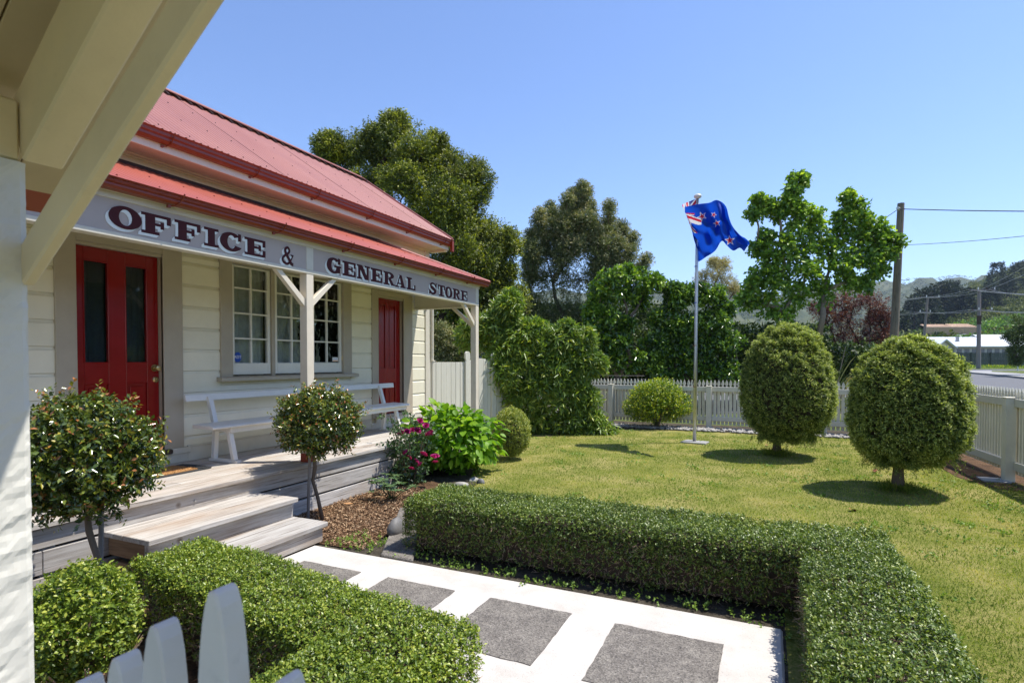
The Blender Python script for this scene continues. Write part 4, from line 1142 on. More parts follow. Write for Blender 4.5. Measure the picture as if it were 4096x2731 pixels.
def bed2():
    x = random.uniform(-4.22, -1.7); y = random.uniform(.1, 2.2)
    return None if (x > -3.4 and y > 1.75) else (x, y, .003)
chips('bark_mulch', bed1, 11000, 'brown bark chips covering the bed right of the steps')
chips('bark_mulch', bed2, 15000, 'brown bark chips under the shrubs at lower left')
# small leafy weeds at the foot of the hedges and on the bark edge
P = []
for i in range(380):
    k = random.random()
    if k < .45: P.append((random.uniform(-2.7, .1), random.gauss(3.63, .05), .0))
    elif k < .6: P.append((random.uniform(.09, .2), random.uniform(.5, 3.6), 0))
    elif k < .8: P.append((random.uniform(-3.35, -2.9), random.gauss(3.75, .1), 0))
    else: P.append((random.uniform(1.9, 2.7), random.uniform(8.2, 11.5), 0))
P = np.array(P)
tag(put_leaves('weeds', None, F['weed'], [sprigs(P, rng.normal(0, .6, P.shape) + np.array([0, 0, 1]), 6, .04, .02, .014, .9)]), 'tiny weeds along the hedge foot and the kerb', 'weeds')

# ------------------------------------------------------------------ lawn blades
N = 330000
d = rng.uniform(2.2, 14.5, N) ; d = 2.2 + (14.5 - 2.2) * rng.uniform(0, 1, N) ** 1.15
u = rng.uniform(-.62, 1.02, N)
gx = FW.x * d + RT.x * u * d; gy = FW.y * d + RT.y * u * d
ok = (gx < 3.25 - (gy + 4) * .027) & (gy < 12.9) & (((gy > 4.36) & (gx > -2.9 - np.clip((gy - 5.0) * .45, 0, 1.1))) | (gx > .72)) & ~((gy > 12.2) & (gx < .4))
ok &= ~((gx > 2.25) & (gy > 9.0))
gx = gx[ok]; gy = gy[ok]; dd_ = d[ok]; n = len(gx)
P = np.stack([gx, gy, np.zeros(n)], 1)
dv = rng.normal(0, .55, (n, 3)); dv[:, 2] = 1
patch_ = np.clip(.40 + .20 * wobble(P, .9, 2) + .16 * wobble(P, 2.9, 5) + rng.normal(0, .2, n), 0, 1)
me = leaf_mesh('grass', P, dv, unit(rng.normal(size=(n, 3))), rng.uniform(.012, .030, n), .0028 + dd_ * .00045, patch_, .05); me.materials.append(F['grass'])
tag(link('grass', me, kind='stuff'), 'short mown grass blades of the lawn', 'grass')
P = []
for i in range(420):
    d0 = random.uniform(3, 12.5); u0 = random.uniform(-.5, 1.0); q = (FW.x * d0 + RT.x * u0 * d0, FW.y * d0 + RT.y * u0 * d0)
    if q[0] > 2.6 or q[1] > 12.6 or (q[0] < .8 and q[1] < 4.5) or q[0] < -2.6 - max(0, (q[1] - 5) * .4): continue
    for k in range(random.randint(3, 14)): P.append((q[0] + random.gauss(0, .07), q[1] + random.gauss(0, .07), .012))
P = np.array(P)
tag(put_leaves('clover', None, F['weed'], [sprigs(P, rng.normal(0, 1, P.shape) + np.array([0, 0, .5]), 4, .02, .022, .018, 1.0)]), 'broad-leaved clover and weeds growing through the lawn', 'weeds')
# ------------------------------------------------------------------ ball trees on the lawn
def ball_tree(base, R, zb, zt, label, seed, nsp):
    t = thing('topiary_tree', (base[0], base[1], 0), label, 'topiary tree', 'dome-shaped trees on the lawn')
    zc = zb + (zt - zb) * .40
    th = rng.uniform(0, 2 * math.pi, nsp); q = rng.uniform(0, 1, nsp)
    z = zb + (zt - zb) * q
    up = z > zc
    s = np.where(up, (z - zc) / (zt - zc), (zc - z) / (zc - zb))
    r = R * np.power(np.clip(1 - s ** np.where(up, 2.3, 2.6), 0, 1), 1 / np.where(up, 2.1, 1.9))
    cx = base[2]; cy = base[3]
    P = np.stack([cx + r * np.cos(th), cy + r * np.sin(th), z], 1)
    # extra points on the top cap and underside
    n2 = nsp // 5; a = rng.uniform(0, 2 * math.pi, n2); rr_ = R * .75 * np.sqrt(rng.uniform(0, 1, n2)); s2 = (rr_ / R)
    z2 = zc + (zt - zc) * np.power(np.clip(1 - s2 ** 2.1, 0, 1), 1 / 2.3)
    P2 = np.stack([cx + rr_ * np.cos(a), cy + rr_ * np.sin(a), z2], 1)
    n3 = nsp // 8; a = rng.uniform(0, 2 * math.pi, n3); rr_ = R * .62 * np.sqrt(rng.uniform(0, 1, n3))
    P3 = np.stack([cx + rr_ * np.cos(a), cy + rr_ * np.sin(a), zb + .10 * rng.uniform(0, 1, n3) + .03 * (rr_ / R)], 1)
    P = np.concatenate([P, P2, P3])
    c = np.array([cx, cy, zc]); D = unit(P - c)
    P = c + (P - c) * (1 + .022 * wobble(P * 1.6, 1, seed) + .045 * wobble(P * 6, 1, seed) - np.abs(rng.normal(0, .05, len(P))))[:, None]
    low = np.clip((zc - P[:, 2]) / (zc - zb), 0, 1)
    D = D + rng.normal(0, .38, D.shape) + np.array([0, 0, .45]) * (1 - 1.9 * low)[:, None]
    parts = [sprigs(P, D, 9, .075, .036, .011, .85, .40, .13, .75, hang=.12, upn=.8)]
    # loose hanging shoots round the hem
    nh = 110; a = rng.uniform(0, 2 * math.pi, nh); rr_ = R * rng.uniform(.35, .85, nh)
    Ph = np.stack([cx + rr_ * np.cos(a), cy + rr_ * np.sin(a), np.full(nh, zb) + rng.uniform(-.02, .3, nh) * (rr_ / R) ** 3], 1)
    Dh = np.stack([np.cos(a) * .5, np.sin(a) * .5, np.full(nh, -.9)], 1) + rng.normal(0, .35, (nh, 3))
    parts.append(sprigs(Ph, Dh, 16, rng.uniform(.06, .17, nh), .032, .008, .8, .45, .15, .3, hang=.2))
    put_leaves('crown', t, F['topiary'], parts, .15)
    m = MB(); rings = 12
    for i in range(rings + 1):
        zz = zb + .08 + (zt - .13 - zb - .08) * i / rings; u_ = zz > zc
        s = (zz - zc) / (zt - .09 - zc) if u_ else (zc - zz) / (zc - zb - .02)
        rr0 = max(.01, (R - .13) * max(0, 1 - min(1, abs(s)) ** 2.3) ** .5)
        for k in range(20): m.v.append((cx + rr0 * math.cos(k * .314), cy + rr0 * math.sin(k * .314), zz))
    for i in range(rings):
        for k in range(20): a_ = i * 20 + k; b_ = i * 20 + (k + 1) % 20; m.f.append((a_, b_, b_ + 20, a_ + 20)); m.m.append(0)
    m.build('inner_branches', M['barkdark'], t)
    MB().tube([(base[0], base[1], -.02), (base[0] + .0, base[1], .06), (base[0] + .005, base[1], .25), (base[0] + .02, base[1], zb + .3)], [.095, .07, .055, .05], 12).build('trunk', M['bark'], t, smooth=True)
    G = np.stack([base[0] + rng.normal(0, .10, 500), base[1] + rng.normal(0, .10, 500), np.zeros(500)], 1)
    put_leaves('grass_tuft', t, F['grass'], [sprigs(G, rng.normal(0, .4, G.shape) + np.array([0, 0, 1]), 2, .03, .09, .006, .3, .3)], .05)
    return t
ball_tree((.13, 10.12, .27, 10.1), .65, .30, 2.05, 'taller dome-shaped clipped tree on the lawn right of the flagpole', 1.0, 11000)
ball_tree((1.41, 7.97, 1.50, 7.96), .56, .36, 1.75, 'broad bushy dome-shaped clipped tree nearest the street fence', 3.0, 11500)

# golden shrub by the back fence
gs = thing('golden_shrub', (-2.45, 12.95, 0), 'rounded yellow-green shrub in front of the back picket fence', 'shrub')
gc = at(1508, 925, 12.9)
parts = []
for dx, dz, r in ((0, 0, .55), (-.35, -.1, .35), (.4, -.05, .35), (.1, .2, .4), (-.2, .15, .35)):
    cc = gc + RT * dx + Vector((0, 0, dz)); parts.append(ball(tuple(cc), (r, r, r * .75), 800, .036, .022, 6, .10, dx, .1, .3, rnd_mu=.52, rnd_sd=.25, tipbright=.5))
put_leaves('foliage', gs, F['gold'], parts)
sm = MB()
for i in range(8):
    a = random.uniform(0, 6.28); sm.tube([(gc.x, gc.y, 0), (gc.x + .15 * math.cos(a), gc.y + .15 * math.sin(a), .3), (gc.x + .4 * math.cos(a), gc.y + .4 * math.sin(a), gc.z)], [.03, .02, .008], 6)
sm.build('stems', M['bark'], gs)

# ------------------------------------------------------------------ trees
def tree(name, label, d0, blobs, mat, base_uv, leaf, sub=(14, .32), lpc=40, barkm='bark', cat='tree', group=None, tr=.12, aspect=.45, spread=.8, hang=0., zb=None, rmu=.45, rsd=.2, clump_k=5, slen=3.2, limbs=True, tip=.35, vs=1.0, grow=False):
    """blobs: (u, v, r_px, depth offset); every blob carries sub-clumps which carry sprigs"""
    b = at(base_uv[0], base_uv[1], d0); gz = street_z(b.x, b.y); b.z = gz if zb is None else zb
    t = thing(name, b, label, cat, group)
    parts = []; brm = MB(); NODES = []
    for (u_, v_, r_, do) in blobs:
        c = at(u_, v_, d0 + do); R = r_ / 1288. * (d0 + do)
        n = int(sub[0] * min(2.6, max(.6, (r_ / 26) ** 1.4))) if grow else sub[0]
        dirs = unit(rng.normal(size=(n, 3))); dirs[:, 2] = dirs[:, 2] * .9 + .1
        C = np.array(c) + dirs * R * rng.uniform(.35, .95, n)[:, None]
        rs = R * sub[1] * np.repeat(rng.uniform(.6, 1.35, n), lpc)
        k = lpc
        Pd = unit(rng.normal(size=(n * k, 3))); Pr = rs * np.power(rng.uniform(0, 1, n * k), .45)
        P = np.repeat(C, k, 0) + Pd * Pr[:, None] * np.array([1, 1, vs])
        D = Pd + np.repeat(dirs, k, 0) * .6 + np.array([0, 0, .4 - hang])
        mu = np.repeat(rng.normal(rmu, .10, n), k)
        ps = sprigs(P, D + rng.normal(0, .3, D.shape), clump_k, leaf * slen, leaf, leaf * aspect, spread, 0, rsd, tip, hang=hang)
        ps = list(ps); ps[5] = np.clip(ps[5] + np.repeat(mu, clump_k), 0, 1)
        parts.append(tuple(ps))
        NODES.append((Vector(c), C, R))
    put_leaves('crown', t, mat, parts)
    if limbs:
        low = min(q[0].z for q in NODES); cen = sum((q[0] for q in NODES), Vector((0, 0, 0))) / len(NODES)
        hub = Vector((b.x * .8 + cen.x * .2, b.y * .8 + cen.y * .2, b.z + max(.35, (low - b.z) * .7)))
        tree_n = [(hub, None)]; order = sorted(NODES, key=lambda q: (q[0] - hub).length)
        par = {}; cnt = [0]
        for q in order:
            c_ = q[0]
            best = min(range(len(tree_n)), key=lambda k: (tree_n[k][0] - c_).length + 1.0 * (tree_n[k][0] - c_).to_2d().length + (1.5 if tree_n[k][0].z > c_.z else 0) + .10 * (tree_n[k][0] - hub).length)
            tree_n.append((c_, best)); cnt.append(1)
        for k in range(len(tree_n) - 1, 0, -1): cnt[tree_n[k][1]] += cnt[k]
        tot = max(cnt[0], 1)
        brm.tube([b - Vector((0, 0, .1)), b.lerp(hub, .5) + Vector((.03, .02, 0)), hub], [tr * 1.15, tr * .95, tr * .85], 9)
        for k in range(1, len(tree_n)):
            c_, p_ = tree_n[k]; a_ = tree_n[p_][0]; r1 = tr * .8 * (cnt[k] / tot) ** .42; L_ = (c_ - a_).length
            mid_ = a_.lerp(c_, .5) + Vector((random.uniform(-.1, .1), random.uniform(-.1, .1), random.uniform(-.02, .12))) * L_
            brm.tube([a_, mid_, c_], [r1, r1 * .85, r1 * .7], 6)
        for c_, C, R in NODES:
            for q in C[::2]: brm.tube([c_, Vector(q)], [tr * .10, tr * .03], 4, cap=False)
    brm.build('trunk', M[barkm], t, smooth=True)
    return t

# big dark tree behind the shop
tree('large_tree', 'huge rounded dark evergreen tree rising behind the shop roof', 19, [
    (905, 335, 62, 0), (850, 360, 55, .5), (960, 375, 60, -.5), (780, 360, 45, .5), (752, 340, 28, 0), (1010, 395, 52, 0), (1060, 400, 48, 0), (1000, 340, 28, 0), (1090, 440, 45, 0), (930, 440, 60, -1), (860, 440, 60, 0), (1030, 480, 62, -1), (1080, 530, 55, 0),
    (1120, 560, 45, 0), (1040, 570, 60, -1), (1100, 620, 55, -.5), (1150, 620, 42, 0), (1165, 560, 30, 0), (1170, 690, 40, 0), (980, 500, 50, 0), (960, 560, 50, 0), (1050, 650, 60, 0), (1000, 640, 60, .5), (1110, 700, 50, 0), (1020, 720, 60, 0), (1080, 760, 60, 0), (1000, 800, 60, 0), (1150, 760, 45, 0), (905, 300, 34, 0), (870, 325, 30, 0)],
    F['big'], (1030, 850), .10, (28, .25), 42, 'barkdark', tr=.40, aspect=.40, rmu=.52, tip=.8, clump_k=6, slen=2.6, rsd=.15)
tree('conifer_like_tree', 'tall feathery grey-green tree with several pointed tops left of the flag', 21, [
    *[(u0 + sl * k + random.uniform(-3, 3), v0 + 15 * k, 3.5 + 1.75 * k, random.uniform(-.8, .8)) for (u0, v0, n_, sl) in ((1332, 432, 11, -.5), (1348, 442, 10, 1.5), (1303, 462, 10, -1), (1316, 450, 9, 0), (1265, 478, 9, -1), (1236, 496, 9, -1), (1288, 500, 9, 0), (1404, 476, 10, -1), (1372, 520, 9, 0), (1430, 520, 8, -2), (1456, 548, 6, -5), (1483, 598, 4, -9), (1215, 545, 8, 0), (1386, 560, 9, 0)) for k in range(n_)],
    (1225, 640, 26, 0), (1270, 650, 34, 0), (1330, 640, 36, 0), (1380, 660, 34, 0), (1220, 700, 34, 0), (1290, 720, 40, 0), (1350, 730, 40, 0), (1240, 780, 38, 0), (1320, 800, 42, 0), (1190, 760, 28, 0), (1425, 640, 20, 0)],
    F['kanuka'], (1320, 860), .09, (11, .34), 26, 'bark', tr=.16, aspect=.34, rmu=.48, tip=.75, clump_k=6, slen=3.0, vs=1.5, rsd=.15, grow=True)
tree('broad_leaved_tree', 'dark glossy broad-leaved tree standing behind the back fence beside the grey-green tree', 16.5, [
    (1400, 640, 24, 0), (1435, 632, 22, 0), (1470, 645, 22, 0), (1500, 645, 16, 0), (1380, 670, 24, 0), (1430, 680, 24, 0), (1475, 685, 18, .3), (1370, 710, 24, 0), (1400, 740, 28, 0), (1380, 780, 28, 0), (1430, 790, 26, 0), (1365, 750, 20, 0), (1400, 830, 28, 0), (1450, 830, 22, 0), (1440, 740, 14, 0), (1360, 820, 22, 0)],
    F['broad'], (1420, 890), .15, (9, .40), 14, 'bark', tr=.12, aspect=.42, rmu=.5, rsd=.25, clump_k=5, slen=1.0, hang=.25, tip=.2)
tree('broad_leaved_tree', 'dense dark green broad-leaved tree directly behind the flagpole', 16.8, [
    (1540, 670, 20, 0), (1570, 672, 22, 0), (1600, 680, 22, 0), (1550, 700, 26, 0), (1640, 685, 22, 0), (1510, 730, 16, 0), (1540, 750, 28, 0), (1590, 740, 30, 0), (1640, 735, 30, 0), (1510, 790, 32, 0), (1560, 800, 34, 0), (1620, 800, 34, 0), (1670, 790, 30, 0), (1500, 840, 30, 0), (1550, 850, 30, 0), (1610, 850, 30, 0), (1670, 850, 30, 0), (1665, 710, 18, 0)],
    F['broad'], (1590, 890), .11, (12, .40), 26, 'barkdark', tr=.12, aspect=.48, rmu=.42, rsd=.22, clump_k=5, slen=1.2, hang=.15)
tree('olive_tree', 'pale yellowish fine-leaved tree showing behind the flagpole top', 24, [
    (1620, 640, 20, 0), (1650, 630, 24, 0), (1675, 650, 20, 0), (1640, 660, 26, 0), (1612, 665, 16, 0), (1665, 612, 12, 0), (1640, 605, 10, 0), (1688, 668, 12, 0)],
    F['olive'], (1645, 860), .07, (11, .42), 30, 'barkpale', tr=.1, aspect=.35, rmu=.5, clump_k=5, slen=2.4)
tree('spreading_tree', 'bright green large-leaved tree with long bare limbs left of the tall pole', 17.5, [
    (1836, 412, 13, 0), (1820, 440, 13, 0), (1808, 468, 11, 0), (1740, 462, 9, 0), (1768, 470, 9, 0), (1735, 492, 10, 0), (1790, 490, 12, 0), (1830, 480, 12, 0), (1860, 500, 18, 0), (1880, 530, 22, 0), (1835, 530, 22, 0), (1795, 560, 22, 0), (1760, 545, 14, 0), (1740, 565, 14, 0),
    (1950, 455, 10, 0), (1965, 480, 16, 0), (1940, 500, 18, 0), (1975, 510, 20, 0), (1930, 540, 22, 0), (2000, 525, 18, 0), (2030, 540, 16, 0), (2052, 555, 12, 0), (2010, 560, 20, 0), (1975, 560, 24, 0), (2040, 580, 10, 0), (1900, 570, 28, 0), (1850, 580, 28, 0), (1955, 600, 26, 0), (2000, 600, 20, 0), (2015, 625, 14, 0), (1905, 620, 30, 0), (1850, 630, 28, 0), (1800, 610, 26, 0), (1765, 600, 20, 0), (1745, 630, 22, 0), (1725, 660, 22, 0), (1780, 660, 28, 0), (1830, 680, 28, 0), (1890, 670, 28, 0), (1950, 645, 24, 0), (1715, 690, 16, 0), (1760, 700, 24, 0), (1800, 720, 24, 0), (1980, 655, 12, 0)],
    F['maple'], (1880, 870), .13, (8, .45), 15, 'barkpale', tr=.16, aspect=.72, rmu=.48, rsd=.24, clump_k=4, slen=1.3, hang=.25)
tree('purple_tree', 'dark purple-leaved tree behind the bright green tree, left of the tall pole', 27, [
    (1930, 700, 28, 0), (1965, 690, 28, 0), (2000, 700, 28, 0), (2025, 725, 24, 0), (1900, 740, 30, 0), (1950, 745, 32, 0), (2000, 760, 32, 0), (2030, 775, 22, 0), (1920, 790, 28, 0), (1975, 795, 28, 0), (1880, 710, 20, 0), (2020, 740, 26, 0)],
    F['purple'], (1960, 865), .075, (12, .42), 34, 'barkdark', tr=.13, aspect=.5, rmu=.5, rsd=.25, clump_k=5, slen=2.2)
tree('street_tree', 'dark bushy tree at the right edge of the picture across the road', 42, [
    (2345, 745, 20, 0), (2340, 775, 22, 0), (2365, 760, 26, 0), (2330, 800, 18, 0), (2355, 815, 24, 0), (2380, 790, 26, 0), (2322, 775, 12, 0), (2335, 828, 12, 0)],
    F['under'], (2400, 860), .10, (12, .42), 34, 'barkdark', tr=.15, aspect=.5, clump_k=5, slen=2.0, rmu=.55)
# peach tree: drooping leaves, by the corner of the back fence
def px_foliage_tree(): pass
tree('peach_tree', 'leafy peach tree with drooping leaves in the corner where the two garden fences meet', 11.9, [
    (1165, 700, 16, 0), (1170, 735, 18, .2), (1135, 745, 22, 0), (1110, 770, 24, .2), (1080, 760, 16, .4), (1190, 770, 26, 0), (1150, 800, 26, 0), (1215, 760, 16, 0), (1240, 770, 22, 0), (1285, 775, 22, 0), (1320, 770, 12, 0), (1260, 810, 28, 0), (1310, 815, 20, 0), (1340, 825, 12, 0), (1210, 830, 30, 0), (1165, 850, 26, 0), (1275, 850, 28, 0), (1145, 835, 14, -.2),
    (1240, 880, 30, 0), (1190, 890, 26, 0), (1290, 885, 24, 0), (1330, 890, 18, 0), (1215, 930, 28, 0), (1270, 930, 30, 0), (1320, 935, 22, 0), (1240, 970, 26, 0), (1300, 970, 26, 0), (1345, 975, 20, 0), (1375, 985, 14, 0), (1172, 680, 7, 0), (1120, 735, 8, 0), (1300, 750, 7, 0), (1345, 768, 7, 0), (1367, 824, 7, 0), (1225, 742, 8, 0), (1396, 990, 9, 0), (1086, 742, 8, 0), (1356, 905, 8, 0), (1325, 862, 9, 0), (1200, 965, 22, 0), (1360, 955, 16, 0)],
    F['peach'], (1255, 985), .14, (9, .48), 17, 'bark', tr=.06, aspect=.23, rmu=.56, rsd=.22, clump_k=7, slen=1.5, hang=.6, zb=0, tip=.3)
# far-side undergrowth and shrubs behind the back fence
tree('olive_shrub', 'grey-green shrub seen under the verandah beyond the paling fence', 17, [
    (1010, 770, 26, 0), (1045, 780, 24, 0), (1000, 810, 26, 0), (1035, 820, 24, 0), (1075, 815, 22, 0), (1000, 850, 26, 0), (1040, 855, 26, 0), (1080, 850, 26, 0), (985, 780, 20, 0), (1095, 790, 22, 0)], F['kanuka'], (1030, 860), .07, (14, .45), 30, 'bark', tr=.05, aspect=.4, cat='shrub', limbs=False, clump_k=5, slen=2.4, rmu=.62)
ug = thing('understorey', at(1450, 860, 19), 'dark tangled undergrowth filling the gap behind the back picket fence', 'undergrowth')
parts = []; n = 20000
P = np.array([tuple(at(random.uniform(1150, 2000), random.uniform(752, 890), random.uniform(17.5, 21)) if random.random() < .75 else at(random.uniform(1150, 1520), random.uniform(700, 800), random.uniform(22, 24))) for _ in range(n)])
uu = np.array([(Vector(p) - Vector((0, 0, EYE))).dot(RT) / (Vector(p) - Vector((0, 0, EYE))).dot(FW) for p in P]); vv = P[:, 2]
ok = (P[:, 2] > .1) & ~((uu > .56) & (vv > 2.0)); P = P[ok]
put_leaves('foliage', ug, F['under'], [sprigs(P, rng.normal(size=P.shape), 5, .22, .13, .07, .9, .42, .25)])
tw = MB()
for i in range(120):
    p = at(random.uniform(1150, 1950), 850, random.uniform(16.8, 20)); p.z = .1
    q = p + Vector((random.uniform(-.5, .5), random.uniform(-.3, .3), random.uniform(1.0, 2.6))); tw.tube([p, p.lerp(q, .5) + Vector((random.uniform(-.15, .15), 0, 0)), q], [.03, .02, .008], 5)
tw.build('bare_stems', M['barkpale'], ug, kind='stuff')
ug['kind'] = 'stuff'
# flax bush between the ball trees
fx = thing('flax_bush', at(1905, 880, 14.6), 'flax bush with long arching sword leaves between the two dome trees', 'plant')
fb = at(1893, 880, 14.6); fb.z = 0
for i in range(44):
    a = random.uniform(-1.0, 1.9); L_ = random.uniform(1.3, 2.4); out = RT * math.cos(a) + FW * random.uniform(-.5, .5)
    el = random.uniform(.35, 1.3); pts = []
    m = MB(); w0 = .035
    for k in range(7):
        t_ = k / 6; p = fb + out * (math.cos(el) * L_ * t_) + Vector((0, 0, math.sin(el) * L_ * t_ + .1 - (.55 if el < .9 else .2) * L_ * t_ ** 3)); w = w0 * (1 - t_ ** 2.5) + .002
        sd = Vector((0, 0, 1)).cross(out).normalized() * .35 + Vector((0, 0, 1)) * .6
        m.v += [tuple(p + sd * w), tuple(p - sd * w)]
    for k in range(6): m.f.append((2 * k, 2 * k + 2, 2 * k + 3, 2 * k + 1)); m.m.append(0)
    me = m.mesh('flax_leaf', F['flax'], smooth=True, recalc=False); at3 = me.attributes.new('rnd', 'FLOAT', 'FACE'); at3.data.foreach_set('value', [random.random()] * len(me.polygons))
    link('leaf', me, fx)

# ------------------------------------------------------------------ picket fences
def picket_mesh(name, h, w=.062, t=.02, mat=None, head=.16):
    """flat picket with a waisted spear head; local x across, y thick, z up"""
    hw = w / 2; zs = h - head
    L = [(-hw, 0), (-hw, zs - .02), (-hw * .30, zs + .012), (-hw * .42, zs + .02), (-hw * 1.02, zs + .055), (-hw * .98, zs + .075), (-hw * .62, zs + .115), (0, h)]
    poly = L + [(-a, b) for a, b in L[::-1][1:]]
    m = MB(); m.prism(poly, lambda a, b, d: (a, d, b), -t / 2, t / 2)
    return m.mesh(name, mat)
def picket_fence(label, a, b, z_tip, rail_top, rail_bot, posts, step, side, group=None, w=.062, zb=.10, first=True):
    a = Vector(a); b = Vector(b); d = (b - a); L = d.length; d.normalize(); ang = math.atan2(d.y, d.x)
    nrm = Vector((-d.y, d.x, 0)) * side
    f = thing('picket_fence', a, label, 'fence', group)
    me = picket_mesh('picket', z_tip - zb, w, .02, M['fence'])
    k = 0; s = step * .5
    while s < L:
        p = a + d * s; o = link('picket', me, f, loc=(p.x, p.y, zb + random.uniform(-.003, .003)), rot=(0, random.uniform(-.006, .006), ang)); s += step; k += 1
    for z0, z1 in (rail_top, rail_bot):
        c0 = a + nrm * .034; c1 = b + nrm * .034; c0.z = c1.z = (z0 + z1) / 2
        MB().bar(c0, c1, .042, z1 - z0).build('rail', M['fence'], f, bevel=.004)
    for s in posts:
        p = a + d * s + nrm * .085
        m = MB(); hw = .055
        m.prism([(-hw, -hw), (hw, -hw), (hw, hw), (-hw, hw)], lambda A, B, D_, p=p: (p.x + d.x * A + nrm.x * B, p.y + d.y * A + nrm.y * B, D_), 0, rail_top[1] + .005)
        m.prism([(-hw - .006, -hw - .006), (hw + .006, -hw - .006), (hw + .006, hw + .006), (-hw - .006, hw + .006)], lambda A, B, D_, p=p: (p.x + d.x * A + nrm.x * B, p.y + d.y * A + nrm.y * B, D_), rail_top[1] + .005, rail_top[1] + .02)
        m.build('post', M['fence'], f, bevel=.005)
    return f
picket_fence('cream picket fence running across the back of the lawn', (-5.4, 13.62, 0), (2.62, 13.32, 0), 1.11, (.845, .955), (.18, .28), (1.90, 4.18, 6.46), .0835, -1)
picket_fence('cream picket fence along the street at the right edge', (2.58, 13.3, 0), (3.22, 4.3, 0), 1.19, (.955, 1.06), (.155, .26), (4.18, 6.5, 8.8), .0835, -1)
tag(MB().box(2.50, 2.78, 8.95, 9.25, -.01, .022).build('paver', M['footpath'], bevel=.005), 'small concrete slab on the ground beside the street fence post', 'slab')

# paling fence and gate beside the shop
FA = Vector((-5.78, 8.75, 0)); FB = Vector((-4.15, 13.55, 0)); FD = (FB - FA).normalized(); FN = Vector((FD.y, -FD.x, 0)); FL = (FB - FA).length
pf = thing('paling_fence', FA, 'whitewashed vertical board fence with arched gate between the shop and the peach tree', 'fence')
def on_fence(u):
    b = bearing(u, 829); den = b.x * FD.y - b.y * FD.x; return (b.x * (-FA.y) - b.y * (-FA.x)) / den * 1.0
s1_, s2_ = on_fence(1070), on_fence(1130)
def zf(s, v):
    p = FA + FD * s; d = p.x * FW.x + p.y * FW.y; return EYE - (v - 828.6) / 1288 * d
def ftop(s):
    if s < s1_: return 1.515
    if s < s2_:
        m_ = (s1_ + s2_) / 2; h_ = (s2_ - s1_) / 2; return 1.515 + .075 * (1 - ((s - m_) / h_) ** 2)
    return max(1.02, 1.46 - (s - s2_) * .42)
def ffr(a, b, d): q = FA + FD * a + FN * d; return (q.x, q.y, b)
x = 0.0
while x < FL:
    w = random.choice((.115, .125, .135)); yo = random.uniform(-.004, .004)
    MB().prism([(x, .04), (x + w - .006, .04), (x + w - .006, ftop(x + w)), (x + w / 2, ftop(x + w / 2)), (x, ftop(x))], ffr, yo, .02 + yo).build('paling', M['paling'], pf, bevel=.002)
    x += w
for px_, zt_ in ((s1_, zf(s1_, 807)), (s2_, zf(s2_, 810))):
    m = MB(); m.prism([(px_ - .058, .02), (px_ + .058, .02), (px_ + .058, zt_ - .22), (px_ + .042, zt_ - .18), (px_ + .062, zt_ - .13)] + [(px_ + .062 * math.cos(math.radians(t_)), zt_ - .062 + .062 * math.sin(math.radians(t_))) for t_ in range(0, 181, 20)] + [(px_ - .062, zt_ - .13), (px_ - .042, zt_ - .18), (px_ - .058, zt_ - .22)], ffr, .022, .065)
    m.build('post', M['paling'], pf, bevel=.003)
MB().bar(ffr(s2_ - .22, 1.46, .07), ffr(s2_ - .02, 1.50, .07), .012, .03).build('hinge', M['steel'], pf)
# rusty half drum behind the hydrangea
rd = MB(); cR = .17; px0 = Vector((-4.72, 7.9, .60))
for R0 in (cR,):
    n = 20
    for i in range(n + 1):
        t_ = math.pi * i / n
        for rr_, yy in ((cR, -.16), (cR, .16), (cR - .012, .16), (cR - .012, -.16)):
            rd.v.append((px0.x + rr_ * math.cos(t_), px0.y + yy, px0.z - .17 + rr_ * math.sin(t_) * 1.0))
    for i in range(n):
        for j in range(4): a = i * 4 + j; b_ = i * 4 + (j + 1) % 4; rd.f.append((a, b_, b_ + 4, a + 4)); rd.m.append(0)
rd.box(px0.x - .2, px0.x + .2, px0.y - .15, px0.y + .15, .0, .42)
tag(rd.build('half_drum', M['rust']), 'rusty curved metal drum rim showing above the hydrangea by the paling fence', 'drum')

# ------------------------------------------------------------------ flagpole and flag
fp = thing('flagpole', (-1.26, 11.01, 0), 'slim grey metal flagpole with mushroom cap standing on a concrete pad', 'flagpole')
MB().tube([(-1.26, 11.01, .02), (-1.25, 11.01, 1.6), (-1.238, 11.01, 3.2), (-1.232, 11.01, 4.58)], [.033, .030, .026, .021], 12).build('pole', M['steel'], fp, smooth=True)
MB().tube([(-1.232, 11.01, 4.56), (-1.232, 11.01, 4.585), (-1.232, 11.01, 4.605), (-1.232, 11.01, 4.635), (-1.232, 11.01, 4.65)], [.03, .066, .074, .055, .012], 16).build('cap', M['white'], fp, smooth=True)
MB().prism([(-1.50, 10.86), (-1.05, 10.80), (-1.0, 11.10), (-1.42, 11.20)], lambda a, b, d: (a, b, d), -.02, .03).build('pad', M['footpath'], fp, bevel=.008)
MB().tube([(-1.29, 10.97, 1.1), (-1.29, 10.965, 1.16), (-1.265, 10.975, 1.2)], .008, 6).build('cleat', M['barkdark'], fp)
MB().tube([(-1.275, 10.975, 1.1), (-1.262, 10.978, 3.4), (-1.252, 10.98, 4.55)], .0035, 5).build('halyard', M['wirelight'], fp)
for z, mm_ in ((1.05, 'redblock'), (1.82, 'redblock'), (2.62, 'stblue'), (3.3, 'stblue')):
    MB().tube([(-1.252 + (z - 1) * .004 - .008, 11.01, z), (-1.252 + (z - 1) * .004 - .008, 11.01, z + .012)], .034, 10).build('tape_band', M[mm_], fp)
